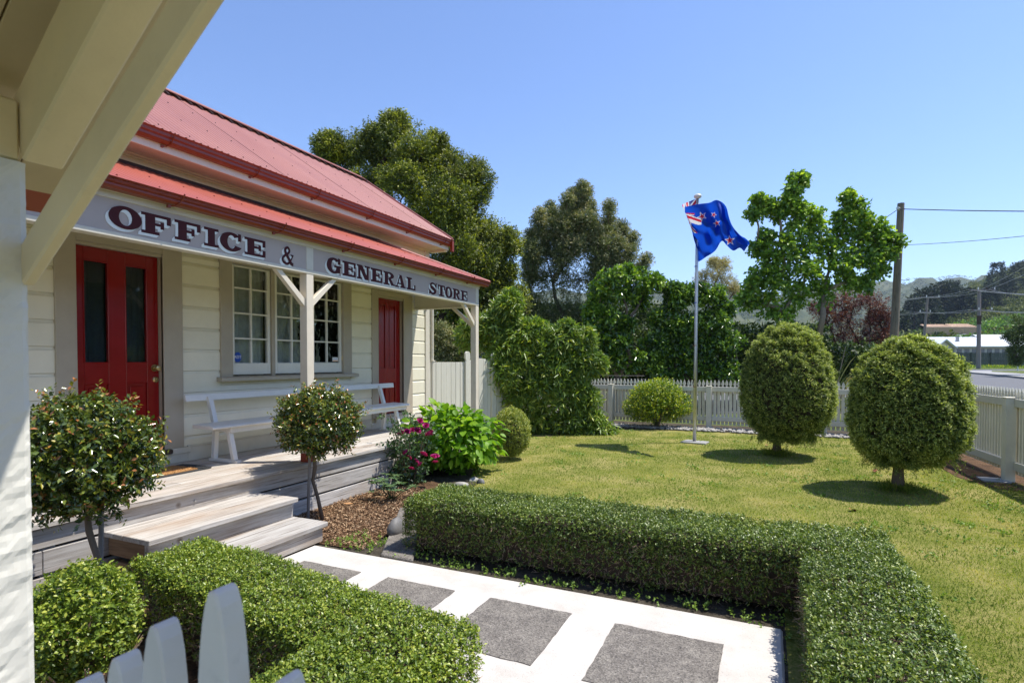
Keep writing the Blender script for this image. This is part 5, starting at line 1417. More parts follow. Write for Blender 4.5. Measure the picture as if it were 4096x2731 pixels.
# flag: control net read off its folds, column u along the fly, row v down the hoist; third value = metres towards the viewer
NET = [
 [(605, 288, .0), (597, 560, .0), (590, 830, .0), (603, 1092, .0)],
 [(500, 330, -.02), (520, 560, .05), (548, 800, .06), (655, 1062, .02)],
 [(412, 368, .05), (486, 590, .14), (600, 850, .02), (700, 1030, .12)],
 [(430, 400, .20), (560, 640, .10), (690, 800, .20), (775, 985, .10)],
 [(600, 366, .26), (690, 590, .34), (760, 740, .18), (830, 935, .26)],
 [(740, 350, .34), (800, 560, .28), (800, 690, .42), (880, 850, .30)],
 [(842, 316, .44), (890, 520, .52), (880, 640, .36), (915, 830, .52)],
 [(952, 395, .52), (965, 560, .44), (960, 700, .60), (965, 885, .46)],
 [(1010, 600, .64), (1060, 700, .70), (1030, 790, .58), (1045, 948, .68)],
 [(1120, 745, .74), (1150, 790, .66), (1120, 860, .78), (1125, 915, .70)],
 [(1195, 792, .84), (1248, 850, .86), (1215, 905, .82), (1180, 960, .86)]]
def cr(a, b, c, d, t):
    return .5 * ((2 * b) + (c - a) * t + (2 * a - 5 * b + 4 * c - d) * t * t + (3 * b - a - 3 * c + d) * t ** 3)
def net_eval(u, v):
    nu, nv = len(NET) - 1, 3
    fu = min(u * nu, nu - 1e-6); i = int(fu); tu = fu - i; fv = min(v * nv, nv - 1e-6); j = int(fv); tv = fv - j
    g = lambda i_, j_: np.array(NET[min(max(i_, 0), nu)][min(max(j_, 0), nv)], float)
    rows = [cr(g(i + k, j - 1), g(i + k, j), g(i + k, j + 1), g(i + k, j + 2), tv) for k in (-1, 0, 1, 2)]
    return cr(*rows, tu)
def star_in(u, v, cx, cy, r):
    x = (u - cx) * 2; y = (v - cy); rad = math.hypot(x, y)
    if rad > r: return False
    a = math.atan2(x, -y) % (2 * math.pi / 5); a = abs(a - math.pi / 5); a = math.pi / 5 - a
    ri = .382; 
    # edge between the tip (angle 0, r) and the notch (angle 36deg, r*ri)
    x1, y1 = r, 0; x2, y2 = r * ri * math.cos(math.pi / 5), r * ri * math.sin(math.pi / 5); px_, py_ = rad * math.cos(a), rad * math.sin(a)
    return (x2 - x1) * (py_ - y1) - (y2 - y1) * (px_ - x1) >= 0
def star_px(qx, qy, cx, cy, r, rot=0.0):
    dx, dy = qx - cx, qy - cy; rad = math.hypot(dx, dy)
    if rad > r: return False
    a = (math.atan2(dx, -dy) + rot) % (2 * math.pi / 5); a = min(a, 2 * math.pi / 5 - a)
    ri = .40; x1, y1 = r, 0; x2, y2 = r * ri * math.cos(math.pi / 5), r * ri * math.sin(math.pi / 5); px_, py_ = rad * math.cos(a), rad * math.sin(a)
    return (x2 - x1) * (py_ - y1) - (y2 - y1) * (px_ - x1) >= 0
def flag_colour(s, v, q):
    qx, qy = q[0], q[1]
    if s < .45:
        w = qy - (528 + (qx - 485) * .34)
        if 470 < qx < 645 and -40 < w < 62 and qy < 625:
            if abs(w) < 16: return 2
            if -34 < w < 60 and w > -34: return 1 if w > -30 else 3
        if qy > 590 and qy < 668 and qx < 512: return 2 if qx < 500 else 1
        if 450 < qx < 560 and 478 < qy < 505: return 2 if qy < 488 + (qx - 450) * .1 else 1
        if qx < 436 and qy < 480: return 2 if qx < 418 else 1
    if s > .26:
        for cx, cy, r, ro in ((1000, 822, 50, .1), (655, 520, 46, .5), (838, 606, 36, .3), (800, 500, 30, .9)):
            if star_px(q[0], q[1], cx, cy, r, ro): return 2
            if star_px(q[0], q[1], cx, cy, r * 1.42, ro): return 1
    if s < .27 and v < .5:
        x = s / .27 * 2 - 1; y = v * 4 - 1; X = x * 2
        if abs(x) < .10 or abs(y) < .20: return 2
        if abs(x) < .167 or abs(y) < .333: return 1
        dd1 = abs(X - 2 * y) / 2.236; dd2 = abs(X + 2 * y) / 2.236
        if dd1 < .13 or dd2 < .13: return 2
        if dd1 < .30 or dd2 < .30: return 1
        return 3
    return 0
NU, NV = 220, 120
fv_ = []; base_d = (Vector((-1.24, 11.0, 0))).dot(Vector((FW.x, FW.y, 0)))
for i in range(NU + 1):
    for j in range(NV + 1):
        u_, v_ = i / NU, j / NV
        q = net_eval(u_, v_)
        rip = .010 * math.sin(u_ * 31 + v_ * 9) * u_ + .008 * math.sin(v_ * 23 - u_ * 14)
        p = at((2600 + q[0] / 3.136) / S, (700 + q[1] / 3.136) / S, base_d - q[2] * 1.65 - rip)
        fv_.append(tuple(p))
ff = []; fmi = []
for i in range(NU):
    for j in range(NV):
        a = i * (NV + 1) + j; ff.append((a, a + 1, a + NV + 2, a + NV + 1)); fmi.append(flag_colour((i + .5) / NU, (j + .5) / NV, net_eval((i + .5) / NU, (j + .5) / NV)))
fme = bpy.data.meshes.new('flag'); fme.from_pydata(fv_, [], ff)
def cloth(name, c, tr=.25):
    m, nt, p, out = nodes_of(name); p.inputs['Base Color'].default_value = (*c, 1); p.inputs['Roughness'].default_value = .65; p.inputs['Specular IOR Level'].default_value = .25
    n = pos_noise(nt, 120, 3); r = ramp(nt, n.outputs[0], [(.3, tuple(x * .88 for x in c)), (.7, tuple(min(1, x * 1.1) for x in c))]); nt.links.new(r.outputs[0], p.inputs['Base Color'])
    t = nt.nodes.new('ShaderNodeBsdfTranslucent'); t.inputs['Color'].default_value = (*[min(1, x * 1.3) for x in c], 1)
    ms = nt.nodes.new('ShaderNodeMixShader'); ms.inputs[0].default_value = tr
    nt.links.new(p.outputs[0], ms.inputs[1]); nt.links.new(t.outputs[0], ms.inputs[2]); nt.links.new(ms.outputs[0], out.inputs[0]); return m
for mm_ in (cloth('flag_blue', (.004, .055, .42), .4), cloth('flag_white', (.72, .74, .78)), cloth('flag_red', (.55, .02, .05)), cloth('flag_navy', (.004, .03, .22), .3)): fme.materials.append(mm_)
fme.polygons.foreach_set('material_index', fmi); fme.polygons.foreach_set('use_smooth', [True] * len(ff)); fme.update()
tag(link('flag', fme), 'blue flag with red white-edged stars and a crossed canton, blowing from the flagpole', 'flag')
# ------------------------------------------------------------------ street
def ribbon(name, pts_front, pts_back, mat, dz, thick=0, label=None, kind='structure'):
    m = MB(); n = len(pts_front)
    for p in pts_front: m.v.append((p.x, p.y, p.z + dz))
    for p in pts_back: m.v.append((p.x, p.y, p.z + dz))
    for i in range(n - 1): m.f.append((i, i + 1, n + i + 1, n + i)); m.m.append(0)
    if thick:
        for p in pts_front: m.v.append((p.x, p.y, p.z + dz - thick))
        for i in range(n - 1): m.f.append((2 * n + i, 2 * n + i + 1, i + 1, i)); m.m.append(0)
    return m.build(name, mat, kind=kind, recalc=False)
def strip(u0, u1, v0, v1, n=12):
    us = [u0 + (u1 - u0) * i / n for i in range(n + 1)]
    return [on_street(u, v0) for u in us], [on_street(u, v1) for u in us]
RN = Vector((FW.x, FW.y, 0)).normalized()
def sp(r, f):   # a point on the street by metres right of and ahead of the gate
    p = RN * f + RT * r; p.z = street_z(p.x, p.y); return p
fs = [16.5, 20, 26, 34, 42, 50, 57]
ribbon('road', [sp(6.0 + (f - 16) * .0, f) if f < 30 else sp(-12, f) for f in fs], [sp(90, f) for f in fs], M['asphalt'], .004)
ribbon('footpath', [sp(-30, f) for f in (57, 61)], [sp(90, f) for f in (57, 61)], M['asphalt'], .006)
kf = [on_street(u, v) for u, v in ((2212, 856.0), (2222, 857.6), (2240, 859.2), (2290, 863.8), (2352, 870.5), (2480, 884))]
kb_ = [on_street(u, v) for u, v in ((2212, 854.6), (2225, 854.5), (2250, 854.5), (2300, 854.5), (2352, 855), (2480, 856))]
ribbon('footpath', kf, kb_, M['footpath'], .13)
kbk = [p + RN * .22 for p in kf]
ribbon('kerb', kf, kbk, M['kerb'], .135, .14)
ribbon('kerb', kf[:2], kbk[:2], M['yellow'], .140, .0)
gi = [on_street(u, v) for u, v in ((2278, 857.2), (2300, 858.4), (2352, 862), (2480, 870))]; gi2 = [on_street(u, 855.2) for u in (2278, 2300, 2352, 2480)]
ribbon('grass_verge', gi, gi2, M['verge'], .15)
ribbon('grass_verge', *strip(2100, 2500, 848.5, 842), M['verge'], .02)
# tufts along the green fence foot
P = np.array([tuple(on_street(random.uniform(2190, 2380), random.uniform(841.5, 846)) + Vector((0, 0, .02))) for _ in range(500)])
tag(put_leaves('verge_grass', None, F['gold'], [sprigs(P, rng.normal(0, .5, P.shape) + np.array([0, 0, 1]), 4, .25, .25, .05, .4)]), 'straggly dry grass along the foot of the dark green fence', 'grass')

gf = thing('board_fence', on_street(2250, 842), 'dark green board fence across the road in front of the white-roofed house', 'fence')
a = on_street(2186, 841.5); b_ = on_street(2460, 841.5); d_ = (b_ - a); L = d_.length; d_.normalize()
pl = MB(); s = 0
while s < L:
    q = a + d_ * s; q2 = a + d_ * (s + .15); pl.bar(q + Vector((0, 0, .12)), q + Vector((0, 0, 1.98)), .17, .025, tuple(RN)); s += .205
pl.build('palings', M['greenfence'], gf, kind='stuff')
s = 0
while s < L:
    q = a + d_ * s - RN * .08; MB().bar(q, q + Vector((0, 0, 2.08)), .14, .12, tuple(RN)).build('post', M['greenfence'], gf); s += 2.6
for z in (.08, .95, 2.04):
    MB().bar(a + Vector((0, 0, z)) - RN * .03, b_ + Vector((0, 0, z)) - RN * .03, .05 + (z > 2) * .08, .12 if z < 1.5 else .05, (0, 0, 1)).build('rail', M['greenfence'], gf)

# houses beyond
def far_house(label, u0, u1, d, v_eave, v_ridge, depth, rmat, wmat, base_z, gable_left=True, wins=6, name='house'):
    a = at(u0, v_eave, d); b = at(u1, v_eave, d); ze = a.z; zr = at((u0 + u1) / 2, v_ridge, d + depth / 2).z
    ax = (b - a); ax.z = 0; L = ax.length; ax.normalize(); bk = Vector((-ax.y, ax.x, 0))
    h = thing(name, (a.x, a.y, base_z), label, 'house')
    fr = lambda A, B, D_: tuple(Vector((a.x, a.y, 0)) + ax * D_ + bk * A + Vector((0, 0, B)))
    MB().prism([(0, base_z), (depth, base_z), (depth, ze), (depth / 2, zr - .1), (0, ze)], fr, .3, L - .3).build('wall', wmat, h)
    r = MB(); o = .5
    r.prism([(-o, ze - .12), (depth / 2, zr), (depth + o, ze - .12), (depth + o, ze), (depth / 2, zr + .12), (-o, ze)], fr, 0, L)
    roof_ = r.build('roof', rmat, h)
    MB().prism([(-o - .12, ze - .14), (-o, ze - .14), (-o, ze + .02), (-o - .12, ze + .02)], fr, 0, L).build('gutter', M['white'], roof_)
    for i in range(wins):
        s = L * (i + .5) / wins
        MB().prism([(-.02, ze - 1.5), (.03, ze - 1.5), (.03, ze - .35), (-.02, ze - .35)], fr, s - L / wins * .32, s + L / wins * .32).build('window', M['housewin'], h)
    return h, ax, bk
H1, ax1, bk1 = far_house('low house with bright white iron roof behind the dark green fence', 2178, 2420, 78, 795, 776, 9, M['roofwhite'], M['housewall'], .6, wins=14)
g0 = at(2150, 800, 77); g1 = at(2186, 800, 77)
frg = lambda A, B, D_: tuple(g0 + (g1 - g0).normalized() * A + RN * D_ + Vector((0, 0, B)))
Lg = (g1 - g0).length
MB().prism([(0, -1.4), (Lg, -1.4), (Lg, .1), (Lg / 2, 1.05), (0, .1)], frg, 0, 8).build('wing_wall', M['housewall'], H1)
MB().prism([(-.4, .0), (Lg / 2, 1.15), (Lg + .4, .0), (Lg + .4, .14), (Lg / 2, 1.32), (-.4, .14)], frg, -.5, 8).build('wing_roof', M['roofwhite'], H1)
MB().prism([(Lg * .25, -1.1), (Lg * .7, -1.1), (Lg * .7, -.1), (Lg * .25, -.1)], frg, -.03, .02).build('window', M['housewin'], H1)
c1 = at(2199, 780, 80); MB().tube([c1 - Vector((0, 0, 1.5)), c1 + Vector((0, 0, .45))], .25, 8).build('flue', M['chimney'], H1)
c2 = at(2222, 783, 80); tg = MB(); tg.bar(c2 - Vector((0, 0, .2)), c2 + Vector((-.9, 0, .9)), .08, .08); tg.bar(c2 + Vector((-1.2, 0, .85)), c2 + Vector((-.2, 0, 1.0)), .3, .06); tg.build('aerial', M['white'], H1)
far_house('second white-roofed house section higher at the right behind the street tree', 2290, 2460, 95, 798, 770, 10, M['roofwhite'], M['housewall'], .6, wins=8)
far_house('small house with pale blue-grey roof left of the white-roofed house', 2112, 2162, 95, 788, 779, 7, M['footpath'], M['housewall'], .6, wins=3)
far_house('pale-roofed house glimpsed between the trees left of the flagpole', 1440, 1525, 42, 738, 712, 8, M['chimney'], M['housewall'], .6, wins=4)
# house under construction on the slope
uc = thing('unfinished_house', at(2185, 756, 122), 'unfinished house of pinkish bare roof framing on the bushy slope', 'house')
for u0, u1, vr in ((2129, 2190, 744), (2188, 2246, 743)):
    a = at(u0, 757, 122); b = at(u1, 757, 122); zr = at(u0, vr, 122).z; m = MB()
    nn = 22
    for i in range(nn + 1):
        q = a.lerp(b, i / nn); top = Vector((q.x, q.y, zr)) + RN * 2.5 + (b - a) * (.5 - i / nn) * .12
        m.bar(q + Vector((0, 0, .5)), top, .10, .22); m.bar(q - Vector((0, 0, 1.2)), q + Vector((0, 0, .5)), .12, .12, tuple(RN))
    m.bar(a + Vector((0, 0, .5)), b + Vector((0, 0, .5)), .15, .2); m.bar(a + Vector((0, 0, -1.2)), b + Vector((0, 0, -1.2)), .15, .2)
    m.build('roof_framing', M['framing'], uc)

# poles and wires
def pole(label, top_uv, bot_uv, d, r, mat, arms=(), name='utility_pole', cat='utility pole'):
    tp = at(*top_uv, d); bt = at(*bot_uv, d); k = (bt.z - street_z(bt.x, bt.y)) / (tp.z - bt.z); bt = bt - (tp - bt) * k
    t = thing(name, bt, label, cat)
    MB().tube([bt, bt.lerp(tp, .5), tp], [r * 1.15, r, r * .85], 14).build('shaft', mat, t, smooth=False)
    for u0, u1, v in arms:
        MB().bar(at(u0, v, d) - RN * (r + .06), at(u1, v - .5, d) - RN * (r + .06), .12, .13).build('crossarm', M['greypole'], t)
        for i in range(4):
            q = at(u0 + (u1 - u0) * (i + .1) / 3.2, v - 1, d) - RN * (r + .06); MB().tube([q, q + Vector((0, 0, .28))], [.07, .05], 6).build('insulator', M['white'] if i % 2 else M['barkdark'], t)
    return t
P1 = pole('tall thick round timber pole rising behind the right ball tree', (2069.5, 467.5), (2054, 770), 18, .115, M['pole'])
MB().tube([at(2062, 478, 17.8), at(2064, 480, 17.85)], .05, 8).build('insulator', M['white'], P1)
pole('leaning grey timber power pole with two crossarms, left of the straight one', (2130.5, 684), (2122, 780), 75, .16, M['greypole'], ((2110, 2155, 684), (2098, 2135, 718)))
P3 = pole('straight grey power pole standing by the dark green fence', (2249, 668), (2247.5, 838), 65, .20, M['greypole'], ((2222, 2282, 667), (2228, 2275, 713)))
MB().box(-.2, .2, -.2, .2, -.4, .4).build('box', M['barkdark'], None).location
bpy.data.objects.remove([o for o in bpy.data.objects if o.name.startswith('box') and not o.name.startswith('box_')][-1])
q = at(2248, 735, 64.7); MB().box(q.x - .2, q.x + .2, q.y - .25, q.y + .0, q.z - .5, q.z + .5).build('transformer_box', M['barkdark'], P3)
def wire(name, a, b, sag, r, mat, label):
    pts = [a.lerp(b, i / 14) - Vector((0, 0, sag * 4 * (i / 14) * (1 - i / 14))) for i in range(15)]
    tag(MB().tube(pts, r, 5).build(name, mat), label, 'wire', None)
wire('overhead_wire', at(2064, 480, 17.8), at(2480, 486, 13), .02, .014, M['wire'], 'thick black cable from the top of the tall pole to the right edge')
wire('overhead_wire', at(2073, 563, 17.9), at(2480, 528, 13), .05, .008, M['wire'], 'thinner cable leaving the tall pole halfway down to the right')
wire('overhead_wire', at(2064, 480, 17.8), at(1800, 660, 19), .0, .010, M['wire'], 'cable running down left from the tall pole top into the bright green tree')
def span(vs, us, ds, r, mat, label):
    ptsall = []
    for (u0, v0, d0), (u1, v1, d1) in zip(list(zip(us, vs, ds))[:-1], list(zip(us, vs, ds))[1:]):
        a = at(u0, v0, d0); b = at(u1, v1, d1)
        for i in range(10): ptsall.append(a.lerp(b, i / 10) - Vector((0, 0, .22 * 4 * (i / 10) * (1 - i / 10))))
    ptsall.append(at(us[-1], vs[-1], ds[-1]))
    tag(MB().tube(ptsall, r, 4).build('overhead_wire', mat), label, 'wire', 'wires strung between the two far power poles')
for k, (us, vs) in enumerate((((1950, 2112, 2225, 2440), (692, 683, 665, 676)), ((1950, 2125, 2240, 2440), (694, 684, 666, 674)), ((1950, 2150, 2272, 2440), (690, 682, 666, 681)), ((1950, 2104, 2232, 2440), (723, 717, 711, 716)), ((1950, 2128, 2262, 2440), (726, 718, 712, 713)))):
    span(vs, us, (85, 75, 65, 55), .022, M['wirelight'], ('upper power line on the left ends of the far poles crossarms', 'upper power line on the middle of the far poles crossarms', 'upper power line on the right ends of the far poles crossarms', 'lower power line on the left ends of the far poles second crossarms', 'lowest power line on the right ends of the far poles second crossarms')[k])
wire('overhead_wire', at(2255, 664, 65), at(2440, 560, 50), .2, .02, M['wirelight'], 'wire climbing from the straight power pole to the upper right')
wire('overhead_wire', at(2272, 664, 65), at(2440, 585, 50), .2, .02, M['wirelight'], 'second wire climbing from the straight power pole to the upper right, lower one')
s1 = on_street(2337, 856); tp = at(2337, 801, 51)
tag(MB().tube([s1, Vector((s1.x, s1.y, tp.z + 1.2))], .06, 8).build('sign_post', M['white']), 'thin white metal post on the traffic island beneath the street tree', 'post')
p4 = at(1997, 770, 55); tag(MB().tube([Vector((p4.x, p4.y, street_z(p4.x, p4.y))), p4 + Vector((0, 0, 1.2))], .07, 8).build('metal_post', M['chimney']), 'grey metal post below the purple tree between the two dome trees', 'post')

# grassy bank with a walker, a low grey fence and white concrete blocks, seen between the two dome trees
bk_ = MB(); c0 = at(1900, 829, 92); c1 = at(2030, 829, 92); e0 = at(1880, 825.3, 142); e1 = at(2060, 825.3, 142); f0 = at(1880, 825.3, 170); f1 = at(2060, 825.3, 170)
for p in (c0, c1): p.z = .55
bk_.quad(c0, c1, e1, e0); bk_.quad(e0, e1, f1, f0)
bk_.build('grass_bank', M['verge'], kind='structure', recalc=False)
a = at(1944, 824.6, 150); b = at(1988, 824.6, 150); gfn = MB().bar(a + Vector((0, 0, .8)), b + Vector((0, 0, .8)), .1, 1.65).build('far_fence', M['footpath'])
tag(gfn, 'low plain grey fence behind the distant walker', 'fence')
g_ = 'white concrete blocks by the roadside'
for i, (u0, u1, v0, v1, dd, l) in enumerate(((1918, 1934, 834, 862, 40, 'long white concrete wall end behind the flax leaves'), (1936, 1946, 826, 850, 42, 'taller white concrete block left of the distant walker'), (1948, 1956, 830, 852, 43, 'narrow white concrete post nearest the right ball tree'))):
    a = at(u0, v1, dd); b = at(u1, v1, dd); zt = at(u0, v0, dd).z; zb_ = street_z(a.x, a.y)
    m = MB(); m.bar((a.x, a.y, (zt + zb_) / 2), (b.x, b.y, (zt + zb_) / 2), .3, zt - zb_); m.bar((a.x, a.y, zt + .03), (b.x, b.y, zt + .03), .4, .07)
    tag(m.build('concrete_block', M['white'], bevel=.02), l, 'block', g_)

# distant walker: one continuous skinned body
def person(p, hgt, label):
    s = hgt / 1.75; sk = [(0, 0, .92), (0, 0, 1.15), (0, 0, 1.42), (0, 0, 1.53), (0, 0, 1.66), (-.1, 0, .88), (-.12, .1, .48), (-.12, -.05, .06), (-.12, .08, .03), (.1, 0, .88), (.12, -.12, .5), (.12, -.2, .08), (.12, -.08, .03),
          (-.19, 0, 1.40), (-.25, .03, 1.12), (-.22, .15, .92), (.19, 0, 1.40), (.25, -.03, 1.12), (.22, .12, .95)]
    ed = [(0, 1), (1, 2), (2, 3), (3, 4), (0, 5), (5, 6), (6, 7), (7, 8), (0, 9), (9, 10), (10, 11), (11, 12), (2, 13), (13, 14), (14, 15), (2, 16), (16, 17), (17, 18)]
    rad = [.14, .13, .15, .06, .10, .10, .07, .05, .05, .10, .07, .05, .05, .07, .05, .04, .07, .05, .04]
    me = bpy.data.meshes.new('person'); me.from_pydata([tuple(Vector(v) * s) for v in sk], ed, [])
    o = bpy.data.objects.new('person', me); COL.objects.link(o); o.location = p
    sm_ = o.modifiers.new('skin', 'SKIN'); su = o.modifiers.new('sub', 'SUBSURF'); su.levels = 1; su.render_levels = 1
    for i, v in enumerate(me.skin_vertices[0].data): v.radius = (rad[i] * s, rad[i] * s); v.use_root = (i == 0)
    m, nt, pr, out = nodes_of('walker_clothes'); tc = nt.nodes.new('ShaderNodeTexCoord'); sx = nt.nodes.new('ShaderNodeSeparateXYZ'); nt.links.new(tc.outputs['Object'], sx.inputs[0])
    r = ramp(nt, sx.outputs['Z'], [(0, (.05, .07, .13)), (.93, (.012, .012, .014)), (1.0, (.03, .03, .03))]); r.color_ramp.interpolation = 'CONSTANT'; nt.links.new(r.outputs[0], pr.inputs['Base Color'])
    me.materials.append(m); tag(o, label, 'person'); return o
wp = at(1967.5, 825.3, 143); person(wp, 1.72, 'distant person in a dark jacket and blue trousers walking away on the grass bank')
bp = MB().box(-.15, .15, -.28, -.12, 1.05, 1.5).mesh('backpack', M['wire'])
bo = link('backpack', bp, loc=wp, rot=(0, 0, YAW)); tag(bo, 'dark backpack on the distant walker', 'backpack')

# warning sign behind the back fence
ws = thing('warning_sign', at(1968, 880, 14.6), 'yellow and black warning sign behind the back fence, partly hidden by the right dome tree', 'sign')
M['signyellow'] = simple('sign_yellow', (.75, .45, .06), .4); M['signblack'] = simple('sign_black', (.015, .015, .015), .4)
so = at(1943, 867, 14.6); rx = RT; fr = lambda A, B, D_: tuple(so + rx * A + Vector((0, 0, -B)) - RN * D_)
MB().prism([(a, b) for a, b in rr(0, .62, 0, .42, .07)], fr, -.003, .003).build('plate', M['signyellow'], ws)
MB().prism(rr(-.008, .628, -.008, .428, .075), fr, -.006, -.0035).build('backing', M['signblack'], ws)
MB().prism([(.22, .05), (.60, .05), (.60, .125), (.22, .125)], fr, .0032, .0045).build('header', M['signblack'], ws)
tri = MB(); tri.prism([(.07, .13), (.19, .13), (.13, .03)], fr, .0032, .0042); tri.build('triangle', M['signblack'], ws); MB().prism([(.098, .118), (.162, .118), (.13, .062)], fr, .0044, .0050).build('triangle_inner', M['signyellow'], ws)
ps = Vector(fr(.41, .088, .0052)); text_obj('lettering', 'WARNING', .075, ps, (math.radians(90), 0, YAW), M['signyellow'], ws)
MB().tube([so + rx * .31 + Vector((0, 0, -.42)), so + rx * .31 + Vector((0, 0, -1.3))], .02, 8).build('post', M['chimney'], ws)
# wire netting strands behind the back fence, left part
tag(MB().tube([at(1330, 862, 15.2), at(1480, 863, 15.2)], .006, 5).tube([at(1330, 870, 15.2), at(1480, 871, 15.2)], .006, 5).build('wire_fence', M['wire']), 'thin dark wire fence strands behind the left part of the back picket fence', 'fence')

# ------------------------------------------------------------------ hills
def lerp_tab(tab, u):
    if u <= tab[0][0]: return tab[0][1]
    for (a, va), (b, vb_) in zip(tab[:-1], tab[1:]):
        if u <= b: t_ = (u - a) / (b - a); t_ = t_ * t_ * (3 - 2 * t_); return va + (vb_ - va) * t_
    return tab[-1][1]
def hillside(name, tab, u0, u1, nu, d0, d1, vbase, nd, amp, mat):
    m = MB()
    for i in range(nu + 1):
        u = u0 + (u1 - u0) * i / nu; vt = lerp_tab(tab, u)
        for j in range(nd + 1):
            s = j / nd; d = d0 + (d1 - d0) * s
            v = vbase + (vt - vbase) * (s ** .8)
            p = at(u, v, d)
            nz = amp * (math.sin(u * .031 + s * 3) * math.sin(s * 9 + u * .012) + .5 * math.sin(u * .083 + s * 14) + .35 * math.sin(u * .17 - s * 23)) * (s * (1 - .6 * s) + .03)
            p.z += nz
            m.v.append(tuple(p))
        p = at(u, vt, d1 * 1.15); p.z = 0; m.v.append(tuple(p))
    k = nd + 2
    for i in range(nu):
        for j in range(nd + 1): a = i * k + j; m.f.append((a, a + k, a + k + 1, a + 1)); m.m.append(0)
    return m.build(name, mat, kind='structure', smooth=True, recalc=False)
far_tab = [(-2500, 700), (300, 690), (900, 680), (1480, 668), (1530, 661), (1700, 668), (1990, 651), (2040, 645), (2130, 640), (2200, 634), (2262, 641), (2330, 655), (2700, 690), (4200, 700)]
near_tab = [(1700, 815), (1990, 800), (2040, 775), (2100, 735), (2130, 712), (2160, 690), (2200, 668), (2240, 650), (2290, 632), (2330, 616), (2360, 608), (2500, 560), (2800, 540)]
M['farhill'] = ground_mat('far_ridge_bush', [(.38, (.03, .045, .02)), (.5, (.06, .075, .03)), (.6, (.11, .115, .05))], .006, .8, .05)
hillside('far_ridge', far_tab, -2500, 4200, 420, 620, 1500, 805, 26, 26, M['farhill'])
hillside('hill', near_tab, 1700, 2800, 120, 110, 420, 812, 20, 3, M['hill'])
def woods(name, label, n, urange, srange, d0, d1, tab, vbase, rad, leaf, lpc, mat, mu=.45):
    P = []; D = []; R_l = []
    for _ in range(n):
        u = random.uniform(*urange); s = random.uniform(*srange) ; d = d0 + (d1 - d0) * s; vt = lerp_tab(tab, u); v = vbase + (vt - vbase) * (s ** .8)
        c = np.array(at(u, v, d)); r = rad * random.uniform(.6, 1.35); c[2] += r * .35
        dirs = unit(rng.normal(size=(lpc, 3))); dirs[:, 2] = np.abs(dirs[:, 2]) * .9 - .15
        q = c + dirs * r * rng.uniform(.75, 1.05, lpc)[:, None] * np.array([1, 1, .85])
        P.append(q); D.append(dirs); R_l.append(np.clip(rng.normal(mu, .16) + rng.normal(0, .15, lpc), 0, 1))
    P = np.concatenate(P); D = np.concatenate(D); R_l = np.concatenate(R_l); nn = len(P)
    me = leaf_mesh(name, P, D + rng.normal(0, .6, D.shape), unit(D + rng.normal(0, .6, D.shape)), leaf * rng.uniform(.7, 1.3, nn), leaf * .8 * rng.uniform(.7, 1.2, nn), R_l, .15)
    me.materials.append(mat); return tag(link(name, me, kind='stuff'), label, 'woodland')
woods('hillside_bush', 'mixed green bush covering the near hill at the right', 1000, (1990, 2420), (.03, 1.0), 110, 420, near_tab, 812, 3.2, .85, 60, F['far'], .55)
woods('valley_bush', 'bright green scrub and gardens below the near hill', 330, (1900, 2420), (.0, .30), 105, 300, near_tab, 812, 2.2, .55, 60, F['maple'], .30)
woods('ridge_bush', 'distant bush cover along the blue ridge', 5200, (1400, 2420), (.2, 1.0), 620, 1500, far_tab, 805, 3.0, 1.9, 16, F['far'], .5)
gr = 'dark pines on the near hill'
ORD = 'leftmost second third fourth fifth sixth seventh eighth ninth tenth eleventh twelfth thirteenth rightmost'.split()
for i, (u, v, d, h_) in enumerate(sorted(((2062, 775, 175, 12), (2100, 735, 230, 15), (2118, 728, 235, 17), (2135, 735, 235, 20), (2152, 722, 250, 21), (2168, 716, 250, 20), (2186, 705, 260, 18), (2205, 722, 240, 18), (2222, 722, 240, 16), (2140, 765, 190, 12), (2290, 655, 300, 18), (2312, 690, 270, 18), (2335, 668, 300, 22), (2275, 700, 250, 14)))):
    c = at(u, v, d); t = thing('pine_tree', c - Vector((0, 0, h_ * .35)), ('%s dark green pine' % ORD[i] + (' counted from the left' if 0 < i < 13 else '') + ' on the near hill'), 'tree', gr)
    parts = []; nn = 420; q = rng.uniform(0, 1, nn); a = rng.uniform(0, 6.28, nn); rr0 = (1 - q) * h_ * .24 * rng.uniform(.5, 1.1, nn) + .4
    P = np.stack([c.x + rr0 * np.cos(a), c.y + rr0 * np.sin(a), c.z - h_ * .35 + h_ * q], 1); D = np.stack([np.cos(a), np.sin(a), np.full(nn, .15)], 1)
    put_leaves('crown', t, F['pine'], [sprigs(P, D, 3, 1.6, 1.5, .55, .6, .45, .2)])
    MB().tube([c - Vector((0, 0, h_ * .45)), c + Vector((0, 0, h_ * .55))], [.35, .05], 6).build('trunk', M['barkdark'], t)
for i, (u, v, r_) in enumerate(((2306, 634, 7), (2352, 610, 8), (2284, 640, 6))):
    c = at(u, v, 410); t = thing('umbrella_pine', c - Vector((0, 0, 6)), ('flat-topped pine on the hill skyline, middle of three', 'flat-topped pine on the hill skyline, rightmost of three', 'flat-topped pine on the hill skyline, leftmost and lowest of three')[i], 'tree', 'skyline pines')
    put_leaves('crown', t, F['pine'], [ball(tuple(c), (r_ * .5, r_ * .5, r_ * .25), 260, 1.6, .8, 3, 1.5, 1.0)])
    MB().tube([c - Vector((0, 0, 7)), c], [.3, .15], 6).build('trunk', M['barkdark'], t)

